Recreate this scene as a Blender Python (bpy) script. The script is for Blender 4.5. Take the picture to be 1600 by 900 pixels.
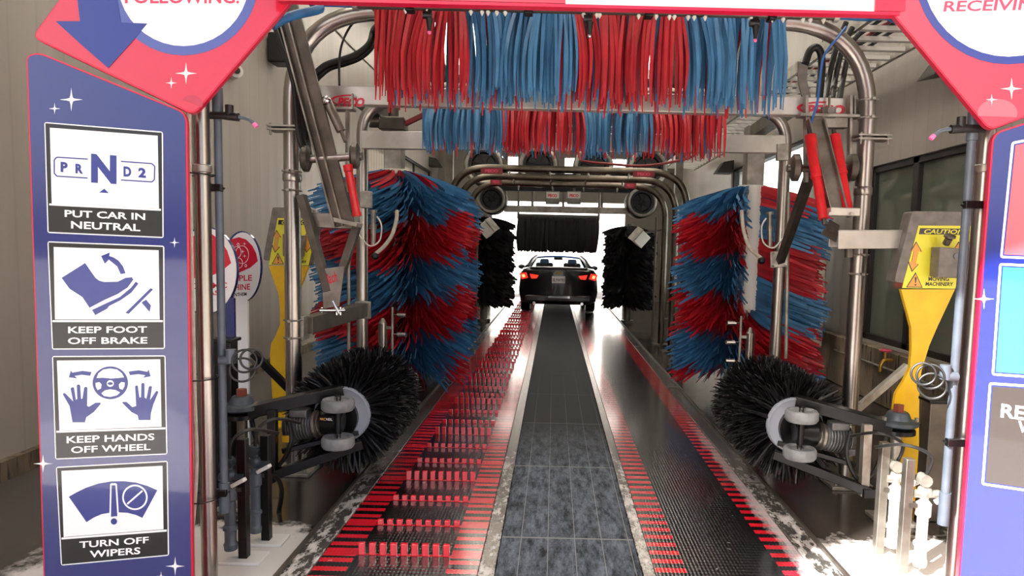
import bpy, math, random
from mathutils import Vector as V, Matrix
from math import pi, sin, cos, tan, atan, radians as R

S = bpy.context.scene
col = S.collection
for o in list(bpy.data.objects): bpy.data.objects.remove(o)
rnd = random.Random(7)

# ------------------------------------------------------------------ camera, light
F = 1050.0; H = 1.6; TH = atan(.084); RO = .024
CX = 866.5 - F*tan(TH)*sin(RO); CY = 387 + F*tan(TH)*cos(RO)
FW = V((0, cos(TH), -sin(TH))); U0 = V((0, sin(TH), cos(TH))); R0 = V((1, 0, 0))
RC = R0*cos(RO) + U0*sin(RO); UC = U0*cos(RO) - R0*sin(RO)
EYE = V((0, 0, H))
cd = bpy.data.cameras.new('camera'); cam = bpy.data.objects.new('camera', cd); col.objects.link(cam)
m = Matrix.Identity(4)
for i in range(3):
    m[i][0] = RC[i]; m[i][1] = UC[i]; m[i][2] = -FW[i]; m[i][3] = EYE[i]
cam.matrix_world = m
cd.sensor_width = 36; cd.lens = F*36/1600; cd.shift_x = (800-CX)/1600; cd.shift_y = (CY-450)/1600
cd.clip_start = .05; cd.clip_end = 400
S.camera = cam

w = bpy.data.worlds.new('world'); S.world = w; w.use_nodes = True
nt = w.node_tree; bg = nt.nodes['Background']
sky = nt.nodes.new('ShaderNodeTexSky'); sky.sky_type = 'NISHITA'; sky.sun_disc = False
sky.sun_elevation = R(42); sky.sun_rotation = R(225); sky.air_density = .8; sky.dust_density = 5.0
nt.links.new(sky.outputs[0], bg.inputs[0]); bg.inputs[1].default_value = .42

SUN_DIR = V((1.2, 1.0, -1.3)).normalized()
sd = bpy.data.lights.new('sun', 'SUN'); sd.energy = 26.0; sd.angle = R(.6); sd.color = (1, .97, .93)
so = bpy.data.objects.new('sun', sd); col.objects.link(so)
so.rotation_euler = SUN_DIR.to_track_quat('-Z', 'Y').to_euler(); so.location = (-6, -4, 9)

S.view_settings.view_transform = 'Standard'; S.view_settings.look = 'None'
S.view_settings.gamma = 1; S.view_settings.use_curve_mapping = False
S.view_settings.exposure = -0.15

# ------------------------------------------------------------------ measuring helpers
def ray(px, py): return FW + RC*((px-CX)/F) + UC*((CY-py)/F)
def at(px, py, Y):
    d = ray(px, py); return EYE + d*(Y/d.y)
def ground(px, py, z=0.0):
    d = ray(px, py); return EYE + d*((z-H)/d.z)
class Plane:
    def __init__(s, p0, yaw):
        s.p0 = p0; s.u = V((cos(yaw), sin(yaw), 0)); s.n = V((sin(yaw), -cos(yaw), 0))
    def __call__(s, px, py, off=0.0):
        d = ray(px, py); t = (s.p0-EYE).dot(s.n)/d.dot(s.n); return EYE + d*t + s.n*off

# ------------------------------------------------------------------ mesh helpers
def frame(d):
    d = d.normalized(); a = V((0, 0, 1)) if abs(d.z) < .95 else V((0, 1, 0))
    x = a.cross(d).normalized(); return x, d.cross(x)
def fillet(pts, r, n=7):
    out = [pts[0]]
    for i in range(1, len(pts)-1):
        p, a, b = pts[i], pts[i-1]-pts[i], pts[i+1]-pts[i]
        ra = min(r, a.length*.48, b.length*.48); ang = a.angle(b)
        A = p + a.normalized()*ra; B = p + b.normalized()*ra
        for k in range(n+1):
            t = k/n; out.append(A*(1-t)**2 + p*2*t*(1-t) + B*t*t)
    out.append(pts[-1]); return out
def spline(pts, n=6):
    out = []; P = [pts[0]] + list(pts) + [pts[-1]]
    for i in range(1, len(P)-2):
        a, b, c, d = P[i-1], P[i], P[i+1], P[i+2]
        for k in range(n):
            t = k/n
            out.append(.5*((2*b) + (c-a)*t + (2*a-5*b+4*c-d)*t*t + (3*b-a-3*c+d)*t**3))
    out.append(pts[-1]); return out
def wloc(o):
    l = V((0, 0, 0))
    while o: l += o.location; o = o.parent
    return l
GLYPH = {}
def glyphs(s, bold=.022):
    if s not in GLYPH:
        c = bpy.data.curves.new('t', 'FONT'); c.body = s; c.resolution_u = 3; c.offset = bold
        o = bpy.data.objects.new('t', c); col.objects.link(o)
        bpy.context.view_layer.update()
        me = bpy.data.meshes.new_from_object(o.evaluated_get(bpy.context.evaluated_depsgraph_get()))
        vs = [v.co.copy() for v in me.vertices]; fs = [tuple(p.vertices) for p in me.polygons]
        bpy.data.objects.remove(o); bpy.data.curves.remove(c); bpy.data.meshes.remove(me)
        x0 = min(v.x for v in vs); x1 = max(v.x for v in vs); y0 = min(v.y for v in vs); y1 = max(v.y for v in vs)
        GLYPH[s] = ([((v.x-x0)/(x1-x0), (v.y-y0)/(y1-y0)) for v in vs], fs)
    return GLYPH[s]

class MB:
    def __init__(s): s.v = []; s.f = []; s.mi = []; s.cur = 0
    def add(s, vs, fs):
        b = len(s.v); s.v += [V(p) for p in vs]
        for f in fs: s.f.append(tuple(i+b for i in f)); s.mi.append(s.cur)
        return s
    def box(s, c, size, rot=None):
        c = V(c); hx, hy, hz = size[0]/2, size[1]/2, size[2]/2
        vs = [V((x, y, z)) for x in (-hx, hx) for y in (-hy, hy) for z in (-hz, hz)]
        if rot is not None: vs = [rot @ p for p in vs]
        return s.add([c+p for p in vs], [(0,1,3,2),(4,6,7,5),(0,4,5,1),(2,3,7,6),(0,2,6,4),(1,5,7,3)])
    def span(s, a, b):
        a = V(a); b = V(b); return s.box((a+b)/2, [abs(b[i]-a[i]) for i in range(3)])
    def beam(s, a, b, wd, ht, up=V((0, 0, 1))):
        a = V(a); b = V(b); d = (b-a).normalized(); up = V(up)
        x = d.cross(up).normalized(); y = x.cross(d)
        vs = [p + x*sx*wd/2 + y*sy*ht/2 for p in (a, b) for sx in (-1, 1) for sy in (-1, 1)]
        return s.add(vs, [(0,1,3,2),(4,6,7,5),(0,4,5,1),(2,3,7,6),(0,2,6,4),(1,5,7,3)])
    def tube(s, pts, r, n=12, closed=False):
        pts = [V(p) for p in pts]; N = len(pts); rs = r if isinstance(r, (list, tuple)) else [r]*N
        tang = []
        for i in range(N):
            a = pts[(i-1) % N] if (closed or i > 0) else pts[i]
            b = pts[(i+1) % N] if (closed or i < N-1) else pts[i]
            d = b-a
            tang.append(d.normalized() if d.length > 1e-9 else V((0, 0, 1)))
        x, _ = frame(tang[0]); vs = []
        for i in range(N):
            t = tang[i]; x = (x - t*x.dot(t)); x = x.normalized() if x.length > 1e-6 else frame(t)[0]
            y = t.cross(x)
            for k in range(n):
                a = 2*pi*k/n; vs.append(pts[i] + (x*cos(a) + y*sin(a))*rs[i])
        fs = []
        for i in range(N if closed else N-1):
            j = (i+1) % N
            for k in range(n): fs.append((i*n+k, i*n+(k+1) % n, j*n+(k+1) % n, j*n+k))
        if not closed: fs += [tuple(range(n-1, -1, -1)), tuple((N-1)*n+k for k in range(n))]
        return s.add(vs, fs)
    def cyl(s, a, b, r, n=20): return s.tube([a, b], r, n)
    def ring(s, c, ax, rad, r, n=8, m=28):
        x, y = frame(V(ax)); c = V(c)
        return s.tube([c + (x*cos(2*pi*k/m) + y*sin(2*pi*k/m))*rad for k in range(m)], r, n, True)
    def lathe(s, prof, o, ax, n=28):
        o = V(o); ax = V(ax).normalized(); x, y = frame(ax)
        vs = [o + ax*h + (x*cos(2*pi*k/n) + y*sin(2*pi*k/n))*r for r, h in prof for k in range(n)]
        fs = [(i*n+k, i*n+(k+1) % n, (i+1)*n+(k+1) % n, (i+1)*n+k) for i in range(len(prof)-1) for k in range(n)]
        if prof[0][0] > 1e-4: fs.append(tuple(range(n-1, -1, -1)))
        if prof[-1][0] > 1e-4: fs.append(tuple((len(prof)-1)*n+k for k in range(n)))
        return s.add(vs, fs)
    def poly(s, pts, nrm, th):
        pts = [V(p) for p in pts]; n = len(pts); d = V(nrm)*(-th)
        area = V((0, 0, 0))
        for i in range(n): area += pts[i].cross(pts[(i+1) % n])
        if area.dot(V(nrm)) < 0: pts = pts[::-1]
        return s.add(pts + [p+d for p in pts], [tuple(range(n)), tuple(range(2*n-1, n-1, -1))] +
                     [(i, i+n, (i+1) % n+n, (i+1) % n) for i in range(n)])
    def ribbon(s, pts, side, wd):
        ws = wd if isinstance(wd, (list, tuple)) else [wd]*len(pts)
        vs = []
        for p, q in zip(pts, ws): vs += [p - side*q/2, p + side*q/2]
        return s.add(vs, [(2*i, 2*i+1, 2*i+3, 2*i+2) for i in range(len(pts)-1)])
    def text(s, t, bl, br, tl, shear=0.0, bold=.022):
        g, fs = glyphs(t, bold); bl, br, tl = V(bl), V(br), V(tl)
        return s.add([bl + (br-bl)*(x + shear*y) + (tl-bl)*y for x, y in g], fs)
    def sphere(s, c, r, n=14, sc=(1, 1, 1)):
        c = V(c); m = n//2; vs = []; fs = []
        for i in range(m+1):
            a = pi*i/m
            for k in range(n):
                b = 2*pi*k/n; vs.append(c + V((r*sc[0]*sin(a)*cos(b), r*sc[1]*sin(a)*sin(b), r*sc[2]*cos(a))))
        for i in range(m):
            for k in range(n): fs.append((i*n+k, (i+1)*n+k, (i+1)*n+(k+1) % n, i*n+(k+1) % n))
        return s.add(vs, fs)
    def mirror(s, xc):
        s.v = [V((2*xc-p.x, p.y, p.z)) for p in s.v]; s.f = [f[::-1] for f in s.f]; return s
    def build(s, name, mats, parent=None, bevel=0, smooth=True, origin=None):
        if not isinstance(mats, (list, tuple)): mats = [mats]
        if parent is not None: L = wloc(parent); loc = V((0, 0, 0))
        elif origin is not None: L = loc = V(origin)
        else:
            lo = [min(p[i] for p in s.v) for i in range(3)]; hi = [max(p[i] for p in s.v) for i in range(3)]
            L = loc = V(((lo[0]+hi[0])/2, (lo[1]+hi[1])/2, lo[2]))
        me = bpy.data.meshes.new(name); me.from_pydata([p-L for p in s.v], [], s.f)
        for q in mats: me.materials.append(q)
        if len(mats) > 1: me.polygons.foreach_set('material_index', s.mi)
        if smooth: me.shade_smooth(); me.set_sharp_from_angle(angle=.65)
        me.update()
        o = bpy.data.objects.new(name, me); col.objects.link(o); o.location = loc
        if parent is not None: o.parent = parent
        if bevel:
            b = o.modifiers.new('bevel', 'BEVEL'); b.width = bevel; b.segments = 2; b.limit_method = 'ANGLE'; b.angle_limit = R(50)
        return o
def tag(o, label, cat, group=None):
    o['label'] = label; o['category'] = cat
    if group: o['group'] = group
    return o
def thing(name, label, cat, loc, group=None):
    o = bpy.data.objects.new(name, None); o.empty_display_size = .1; col.objects.link(o); o.location = V(loc)
    return tag(o, label, cat, group)
def struct(mb, name, mats, **k):
    o = mb.build(name, mats, **k); o['kind'] = 'structure'; return o
def dup(root, delta, label=None, group=None):
    def cp(o, par):
        c = o.copy(); col.objects.link(c)
        if par is not None: c.parent = par
        for ch in o.children: cp(ch, c)
        return c
    r = cp(root, None); r.location = root.location + V(delta)
    if label: r['label'] = label
    if group: r['group'] = group
    return r

# ------------------------------------------------------------------ materials
def lin(c):
    c = c.lstrip('#'); v = [int(c[i:i+2], 16)/255 for i in (0, 2, 4)]
    return tuple((x/12.92 if x <= .04045 else ((x+.055)/1.055)**2.4) for x in v) + (1,)
class E:
    """tiny expression wrapper around Math nodes"""
    def __init__(s, t, k): s.t = t; s.k = k
    def _op(s, op, *a):
        n = s.t.nodes.new('ShaderNodeMath'); n.operation = op
        for i, x in enumerate((s,)+a):
            if isinstance(x, E): s.t.links.new(x.k, n.inputs[i])
            else: n.inputs[i].default_value = x
        return E(s.t, n.outputs[0])
    def __add__(s, o): return s._op('ADD', o)
    def __sub__(s, o): return s._op('SUBTRACT', o)
    def __mul__(s, o): return s._op('MULTIPLY', o)
    def fr(s): return s._op('FRACT')
    def sin(s): return s._op('SINE')
    def lt(s, o): return s._op('LESS_THAN', o)
    def gt(s, o): return s._op('GREATER_THAN', o)
    def mx(s, o): return s._op('MAXIMUM', o)
    def mn(s, o): return s._op('MINIMUM', o)
    def ramp(s, a, b):
        n = s.t.nodes.new('ShaderNodeMapRange'); n.inputs[1].default_value = a; n.inputs[2].default_value = b
        s.t.links.new(s.k, n.inputs[0]); return E(s.t, n.outputs[0])
class Mt:
    def __init__(s, name, c='808080', rough=.5, metal=0, coat=0, spec=.5):
        s.m = bpy.data.materials.new(name); s.m.use_nodes = True; s.t = s.m.node_tree
        s.b = s.t.nodes['Principled BSDF']; s.c = s.rgb(c)
        s.b.inputs['Base Color'].default_value = lin(c); s.b.inputs['Roughness'].default_value = rough
        s.b.inputs['Metallic'].default_value = metal; s.b.inputs['Coat Weight'].default_value = coat
        s.b.inputs['Coat Roughness'].default_value = .04
        s.b.inputs['Specular IOR Level'].default_value = spec
    def rgb(s, c):
        n = s.t.nodes.new('ShaderNodeRGB'); n.outputs[0].default_value = lin(c); return n.outputs[0]
    def xyz(s):
        t = s.t.nodes.new('ShaderNodeTexCoord'); q = s.t.nodes.new('ShaderNodeSeparateXYZ')
        s.t.links.new(t.outputs['Object'], q.inputs[0]); s.co = t.outputs['Object']
        return [E(s.t, q.outputs[i]) for i in range(3)]
    def noise(s, scale, detail=3, sc=None, rough=.5):
        n = s.t.nodes.new('ShaderNodeTexNoise'); n.inputs['Scale'].default_value = scale; n.inputs['Detail'].default_value = detail
        n.inputs['Roughness'].default_value = rough
        t = s.t.nodes.new('ShaderNodeTexCoord'); k = t.outputs['Object']
        if sc:
            mp = s.t.nodes.new('ShaderNodeMapping'); mp.inputs['Scale'].default_value = sc
            s.t.links.new(k, mp.inputs[0]); k = mp.outputs[0]
        s.t.links.new(k, n.inputs['Vector']); return E(s.t, n.outputs['Fac'])
    def mix(s, fac, a, b):
        n = s.t.nodes.new('ShaderNodeMix'); n.data_type = 'RGBA'
        s.t.links.new(fac.k, n.inputs[0]); s.t.links.new(a, n.inputs[6]); s.t.links.new(b, n.inputs[7]); return n.outputs[2]
    def color(s, k): s.t.links.new(k, s.b.inputs['Base Color']); return s
    def rough(s, e): s.t.links.new(e.k, s.b.inputs['Roughness']); return s
    def bump(s, e, st=.3, d=.01):
        n = s.t.nodes.new('ShaderNodeBump'); n.inputs['Strength'].default_value = st; n.inputs['Distance'].default_value = d
        s.t.links.new(e.k, n.inputs['Height']); s.t.links.new(n.outputs[0], s.b.inputs['Normal']); return s
def mat(name, c, rough=.5, metal=0, coat=0, c2=None, ns=6, st=0, sc=None, spec=.5, lo=.35, hi=.65):
    q = Mt(name, c, rough, metal, coat, spec)
    if c2:
        n = q.noise(ns, 4, sc); q.color(q.mix(n.ramp(lo, hi), q.c, q.rgb(c2)))
        if st: q.bump(n, st, .01)
    return q.m
M = {}
M['steel'] = mat('stainless_steel', 'b9b5b0', .28, 1, c2='938e87', ns=5, sc=(1, 1, .3))
M['steel_dull'] = mat('brushed_steel', 'a09b94', .42, .9, c2='7b756d', ns=7)
M['steel_dark'] = mat('grey_channel_steel', '6e675f', .45, .75, c2='55504a', ns=6)
M['arch_dark'] = mat('dark_arch_steel', '6f675c', .32, 1, c2='4c463e', ns=4)
M['beam'] = mat('pale_beam_steel', 'cfccc6', .35, .55, c2='b2aea6', ns=4)
M['galv'] = mat('galvanised_steel', 'b4b0a8', .45, .7, c2='8d887f', ns=9)
M['black'] = mat('black_wet_paint', '09090a', .3, 0, c2='111113', ns=14, spec=.35)
M['rubber'] = mat('black_rubber', '131313', .45)
M['black_matt'] = mat('matt_black', '121114', .75)
M['bristle'] = mat('black_bristle', '0b0b0d', .42, spec=.4)
M['foam_black'] = mat('black_foam', '141217', .85)
M['red_cloth'] = mat('red_cloth', 'c51f2e', .5, c2='a81524', ns=5)
M['blue_cloth'] = mat('blue_cloth', '4684b4', .5, c2='386c98', ns=5)
M['red_paint'] = mat('red_cylinder_paint', 'e0222c', .35, c2='c01a22', ns=8)
M['red_plastic'] = mat('red_plastic', 'd81f2f', .15, coat=1)
M['red_print'] = mat('red_print', 'd41f3a', .3)
M['sign_red'] = mat('sign_red', 'c81b38', .25, coat=.8)
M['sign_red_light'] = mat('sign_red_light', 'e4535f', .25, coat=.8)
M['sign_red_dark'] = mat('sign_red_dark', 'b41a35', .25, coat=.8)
M['sign_edge'] = mat('sign_red_edge', 'd41440', .35)
M['sign_blue'] = mat('sign_blue', '0d1c6c', .2, coat=1)
M['sign_blue_lines'] = mat('sign_blue_print', '142680', .3, coat=.6)
M['sign_grey_blue'] = mat('sign_grey_blue', '4a549a', .3, coat=.6)
M['sign_sky'] = mat('sign_pale_blue', '2f73bd', .25, coat=.8)
M['sign_brown'] = mat('sign_dark_brown', '2e2625', .25, coat=.8)
M['sign_white'] = mat('sign_white', 'f2f2f2', .3, coat=.5)
M['sign_black'] = mat('sign_black', '0b0b10', .25, coat=.3)
M['pink_print'] = mat('pink_print', 'd3415f', .4)
M['pvc'] = mat('grey_pvc', '565f69', .4, c2='474f59', ns=8)
M['white_plastic'] = mat('white_plastic', 'd9d7d0', .4)
M['white_hose'] = mat('white_hose', 'cfcabd', .45, c2='b7b0a2', ns=20)
M['blue_hose'] = mat('blue_hose', '2f6fa8', .5, c2='25588c', ns=12)
M['blue_tube'] = mat('blue_tube', '2e63ad', .4)
M['yellow'] = mat('yellow_paint', 'f0c21a', .35, c2='e2b114', ns=5)
M['yellow_face'] = mat('yellow_sign_face', 'e9e23f', .35)
M['orange'] = mat('orange_print', 'e8a24a', .4)
M['board_grey'] = mat('housing_grey', '7f7a74', .5, c2='69645e', ns=14)
M['chrome'] = mat('chrome', 'd8d8d8', .08, 1)
M['motor'] = mat('motor_grey', '77797a', .4, .5, c2='595a5b', ns=10)
M['bumper'] = mat('grey_bumper_wheel', '8b8e90', .5, c2='6d7072', ns=12)
M['flange'] = mat('pale_flange', 'b9c0cb', .35, .2)
M['iron_blue'] = mat('bearing_grey', '4b565c', .45, .4, c2='39424a', ns=12)
M['rust'] = mat('rust_bolt', '7a3e30', .6, .4)
M['brass'] = mat('brass', 'b38a3a', .35, .8)
M['pink_tip'] = mat('pink_tip', 'e36aa0', .5)
M['red_dull'] = mat('dark_red', '7d1f26', .5)
M['panel_white'] = mat('white_sheet', 'e4e3de', .3)
def mk(nm, c, rough, em=None, st=0, alpha=None, trans=0):
    q = Mt(nm, c, rough)
    if em: q.b.inputs['Emission Color'].default_value = lin(em); q.b.inputs['Emission Strength'].default_value = st
    if trans: q.b.inputs['Transmission Weight'].default_value = trans; q.b.inputs['IOR'].default_value = 1.45
    return q.m
M['tail'] = mk('tail_lamp', 'c01010', .2, 'ff2a18', 1.6)
M['tail_core'] = mk('tail_lamp_core', 'ff9060', .2, 'ff8050', 4)
def thin_glass(nm, c, f, refl=.12):
    q = Mt(nm, c, .02); t = q.t; out = t.nodes['Material Output']
    tr = t.nodes.new('ShaderNodeBsdfTransparent'); tr.inputs[0].default_value = lin(c)
    gl = t.nodes.new('ShaderNodeBsdfGlossy'); gl.inputs['Roughness'].default_value = .03
    mx = t.nodes.new('ShaderNodeMixShader')
    mx.inputs[0].default_value = .05; t.links.new(tr.outputs[0], mx.inputs[1]); t.links.new(gl.outputs[0], mx.inputs[2])
    t.links.new(mx.outputs[0], out.inputs[0]); return q.m
M['car_glass'] = thin_glass('car_glass', 'f1f5f4', 1.2)
M['window_glass'] = mat('reflection_toned_glass', '6d766a', .04, 0, 1)  # opaque grey-green paints in the reflections and view through the pane
M['clear_glass'] = thin_glass('clear_window_glass', 'e2ebee', 1.3)
q = Mt('fill_skylight_panel', 'e8e6dc', .6); q.b.inputs['Transmission Weight'].default_value = .0
_t = q.t; tl = _t.nodes.new('ShaderNodeBsdfTranslucent'); tl.inputs[0].default_value = lin('fbf8f0')
mx = _t.nodes.new('ShaderNodeMixShader'); mx.inputs[0].default_value = .92
_t.links.new(q.b.outputs[0], mx.inputs[1]); _t.links.new(tl.outputs[0], mx.inputs[2]); _t.links.new(mx.outputs[0], _t.nodes['Material Output'].inputs[0])
M['frosted'] = q.m
q = Mt('ribbed_light_panel', 'cfcac0', .5); x, y, z = q.xyz(); rb = (y*5).fr().lt(.15)
_t = q.t; tl = _t.nodes.new('ShaderNodeBsdfTranslucent'); _t.links.new(q.mix(rb, q.rgb('8f8b84'), q.rgb('55514b')), tl.inputs[0])
mx = _t.nodes.new('ShaderNodeMixShader'); mx.inputs[0].default_value = .7
_t.links.new(q.b.outputs[0], mx.inputs[1]); _t.links.new(tl.outputs[0], mx.inputs[2]); _t.links.new(mx.outputs[0], _t.nodes['Material Output'].inputs[0])
M['light_panel'] = q.m
M['car'] = mat('car_paint_navy', '0b0d16', .3, 0, .5)
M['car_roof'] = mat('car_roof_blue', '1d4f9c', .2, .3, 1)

# ribbed wall cladding
q = Mt('ribbed_wall_panel', 'a59e96', .38, spec=.5); x, y, z = q.xyz()
rib = (y*4.0).fr(); r1 = rib.lt(.06).mx((y*20.8).sin().ramp(-1, 1)*.35)
q.bump(r1, .5, .012)
n = q.noise(1.3, 4, (1, 1, .25)); wetm = n.ramp(.4, .75); k = q.mix(wetm, q.c, q.rgb('928b84')); q.color(q.mix(rib.lt(.08)*.2, k, q.rgb('7f786f')))
M['wall'] = q.m
q = Mt('stained_concrete', '94846c', .6); n = q.noise(3.5, 6, (1, 1, .3)); n2 = q.noise(9, 5, (1, 2.5, .35))
k = q.mix(n.ramp(.4, .62), q.c, q.rgb('5c503f')); q.color(q.mix(n2.ramp(.56, .66), k, q.rgb('28231f'))); q.bump(n, .3, .02)
M['stem'] = q.m
# wet floor with suds
q = Mt('wet_concrete_floor', '2a2622', .2, spec=.6); x, y, z = q.xyz()
n = q.noise(.9, 5); n3 = q.noise(2.2, 6, (1.2, .6, 1)); n2 = q.noise(7, 5, None, .65)
k = q.mix(n.ramp(.35, .7), q.c, q.rgb('3d3732'))
near = y._op('MULTIPLY', -1).ramp(-4.05, -3.35)
side = ((x+1.75)._op('ABSOLUTE').ramp(1.0, .3)).mx((x-1.95)._op('ABSOLUTE').ramp(1.0, .3))
dry = x.ramp(-2.3, -2.75)
k = q.mix(dry*.8, k, q.rgb('4a443d'))
suds = near*side + n3*.75 - (near*-.4+.4)
sm = (suds + n2*1.1 - .6).ramp(.58, .8)
k = q.mix(sm, k, q.rgb('d4d0cc')); q.color(k)
q.rough((n.ramp(.3, .7)*.22 + .06).mx(sm*.55).mx(dry*.6)); q.bump(n2 + sm*.6, .12, .01)
M['floor'] = q.m
q = Mt('pavement', 'b4aea4', .85); n = q.noise(.7, 5); q.color(q.mix(n.ramp(.3, .7), q.c, q.rgb('9b958b')))
M['pave'] = q.m
M['ceiling'] = mat('ceiling_panel', 'b3ada4', .7, c2='8f897f', ns=1.5)
M['frame_dark'] = mat('window_frame_dark', '1d1916', .4)
# ------------------------------------------------------------------ setting
XL, XR, YE, ZC, XM = -3.6, 3.65, 21.0, 6.2, .115
Y0 = -1.3
struct(MB().span((XL-.3, Y0, -.2), (XR+.3, YE, 0)), 'floor', M['floor'], origin=(0, 0, 0))
struct(MB().span((-60, -60, -.3), (60, 120, -.21)), 'ground', M['pave'], origin=(0, 0, 0))
b = MB().span((-14, YE, -.209), (14, 60, -.02)); struct(b, 'exit_apron', M['pave'], origin=(0, 0, 0))
b = MB().span((-14, -30, -.209), (14, Y0, -.02)); struct(b, 'entrance_apron', M['pave'], origin=(0, 0, 0))
FILL_SKYLIGHT_X = [(-2.9, -1.3), (.9, 2.45)]; FILL_SKYLIGHT_Y = [(2.9, 7.6), (8.4, 12.6), (13.4, 18.6)]
b = MB(); xs = [XL-.3] + [v for p in FILL_SKYLIGHT_X for v in p] + [XR+.3]
for i in (0, 2, 4): b.span((xs[i], .45, ZC), (xs[i+1], YE, ZC+.25))
ys = [.45] + [v for p in FILL_SKYLIGHT_Y for v in p] + [YE]
for i in (1, 3):
    for k in (0, 2, 4, 6): b.span((xs[i], ys[k], ZC), (xs[i+1], ys[k+1], ZC+.25))
struct(b, 'ceiling', M['ceiling'], origin=(0, 0, 0))
kk = 4
for xa, xb in FILL_SKYLIGHT_X:
    for ya, yb in FILL_SKYLIGHT_Y:
        struct(MB().span((xa-.05, ya-.05, ZC+.25), (xb+.05, yb+.05, ZC+.262)), 'window_%d' % kk, M['frosted']); kk += 1  # added skylight overhead, out of view, put in to brighten the interior
def wall(x0, x1, holes, top, name):
    b = MB(); ys = -.75 if x0 < 0 else Y0; hs = sorted(holes)
    for (a, c, zb, zt) in hs:
        b.span((x0, ys, 0), (x1, a, top)); b.span((x0, a, 0), (x1, c, zb)); b.span((x0, a, zt), (x1, c, top)); ys = c
    b.span((x0, ys, 0), (x1, YE, top)); return struct(b, name, M['wall'], origin=(0, 0, 0))
LW = (12.7, 19.6, 1.3, 3.7)
RW1 = (5.3, 7.95, .62, 2.62); RW2 = (9.9, 14.2, .9, 3.3)
wall(XL-.3, XL, [LW], 6.45, 'wall_left')
wall(XR, XR+.3, [RW1, RW2], 6.45, 'wall_right')
struct(MB().span((XL, Y0, 0), (XL+.06, YE, .13)), 'baseboard_left', M['stem'], origin=(0, 0, 0))
struct(MB().span((XR-.12, Y0, 0), (XR, YE, .6)), 'baseboard_right', M['stem'], origin=(0, 0, 0), bevel=.015)
# exit end wall with the vehicle opening and a transom above it
b = MB(); EX0, EX1, EZ = -1.95, 2.15, 3.0
b.span((XL, YE-.25, 0), (EX0, YE, ZC)); b.span((EX1, YE-.25, 0), (XR, YE, ZC)); b.span((EX0, YE-.25, EZ), (EX1, YE, 3.55)); b.span((EX0, YE-.25, 4.35), (EX1, YE, ZC))
for xx in (-1.1, -.05, 1.0): b.span((xx, YE-.25, 3.55), (xx+.3, YE, 4.35))
struct(b, 'wall_back', mat('exit_wall_panel', '6c665e', .6), origin=(0, 0, 0))
struct(MB().span((XL, .45, 4.45), (XR, .6, ZC)), 'wall_added_sun_block', mat('sun_block_lintel', '9d968b', .6), origin=(0, 0, 0))  # unseen lintel, added to keep the sun patch low
struct(MB().span((12, -4, -.21), (12.3, 26, 12)), 'wall_backdrop_side', mat('side_backdrop_white', 'd8d6d0', .8), origin=(0, 0, 0))  # added sunlit backdrop so the right-hand windows look white
struct(MB().span((-24, 48, -.21), (26, 48.4, 14)), 'wall_backdrop_exit', mat('exit_backdrop_white', 'dcdad5', .8), origin=(0, 0, 0))  # added sunlit backdrop that turns the exit view white
# windows
def window(n, xf, rect, mull, glass, fr=.07):
    y0, y1, z0, z1 = rect; sx = 1 if xf > 0 else -1
    b = MB(); xa, xb = xf+sx*.04, xf+sx*.16
    b.span((xa, y0, z0), (xb, y0+fr, z1)); b.span((xa, y1-fr, z0), (xb, y1, z1))
    b.span((xa, y0, z0), (xb, y1, z0+fr)); b.span((xa, y0, z1-fr), (xb, y1, z1))
    for q in mull: b.span((xa, q-fr*.8, z0), (xb, q+fr*.8, z1))
    f = struct(b, 'window_%d' % n, M['frame_dark'], bevel=.006)
    MB().span((xf+sx*.09, y0+.02, z0+.02), (xf+sx*.1, y1-.02, z1-.02)).build('pane', glass, f)
window(1, XR, RW1, [7.0], M['window_glass'])
window(2, XR, RW2, [11.3, 12.8], M['clear_glass'], .05)
window(3, XL, LW, [15.2, 17.5], M['light_panel'], .05)

# ------------------------------------------------------------------ conveyor
BX = [-1.13, -.335, -.327, -.248, .464, .524, .532, 1.325]
CZ = .03
YB0, YB1 = 1.0, 20.9
q = Mt('peg_belt', '121113', .3, 0, 1, .7); q.b.inputs['Coat Roughness'].default_value = .14; x, y, z = q.xyz()
t = ((y - 3.262)*(1/.367)).fr()*4
tooth = (x*330).sin()*.03
bars = t.lt(.98).mx((t + tooth + .72).fr().lt(.48)*t.gt(1.2)*t.lt(3.9))
edge = x.lt(-.965).mx(x.gt(-.487)); strip = t.lt(.36)*x.gt(-.97)*t.gt(.12)
redm = (bars*edge).mx(strip)
n = q.noise(40, 2); sp = q.noise(26, 2)
k = q.mix(redm, q.c, q.rgb('cf1a2c')); q.color(q.mix(sp.ramp(.73, .78)*.7, k, q.rgb('b9b9bb')))
q.bump((x*330).sin()*.5 + (y*200).sin()*.5 + n*.3, .18, .005); q.rough(n*.12 + .16)
M['belt_peg'] = q.m
q = Mt('plain_belt', '121113', .3, 0, 1, .7); q.b.inputs['Coat Roughness'].default_value = .14; x, y, z = q.xyz()
bars = (y*(1/.096) + (x*330).sin()*.03).fr().lt(.5)
edge = x.lt(.688).mx(x.gt(1.165)); redm = bars*edge
n = q.noise(40, 2); sp = q.noise(26, 2); fo = q.noise(14, 6, (1, .5, 1), .7)
k = q.mix(redm, q.c, q.rgb('cf1a2c')); fm = (x.ramp(1.15, 1.345) + fo*.9 - .75).ramp(.15, .4)*(y.ramp(6.5, 4.5)) 
k = q.mix(fm*.8, k, q.rgb('c9c4c6')); q.color(q.mix(sp.ramp(.72, .77)*.7, k, q.rgb('b9b9bb')))
q.bump((x*330).sin()*.5 + (y*200).sin()*.5 + n*.3, .18, .005); q.rough(n*.12 + .16)
M['belt_plain'] = q.m
q = Mt('centre_matting', '171c22', .65, spec=.2); x, y, z = q.xyz()
gx = (x*(1/.024)).fr().lt(.2); gy = (y*(1/.032)).fr().lt(.3); g = gx.mx(gy)
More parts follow.
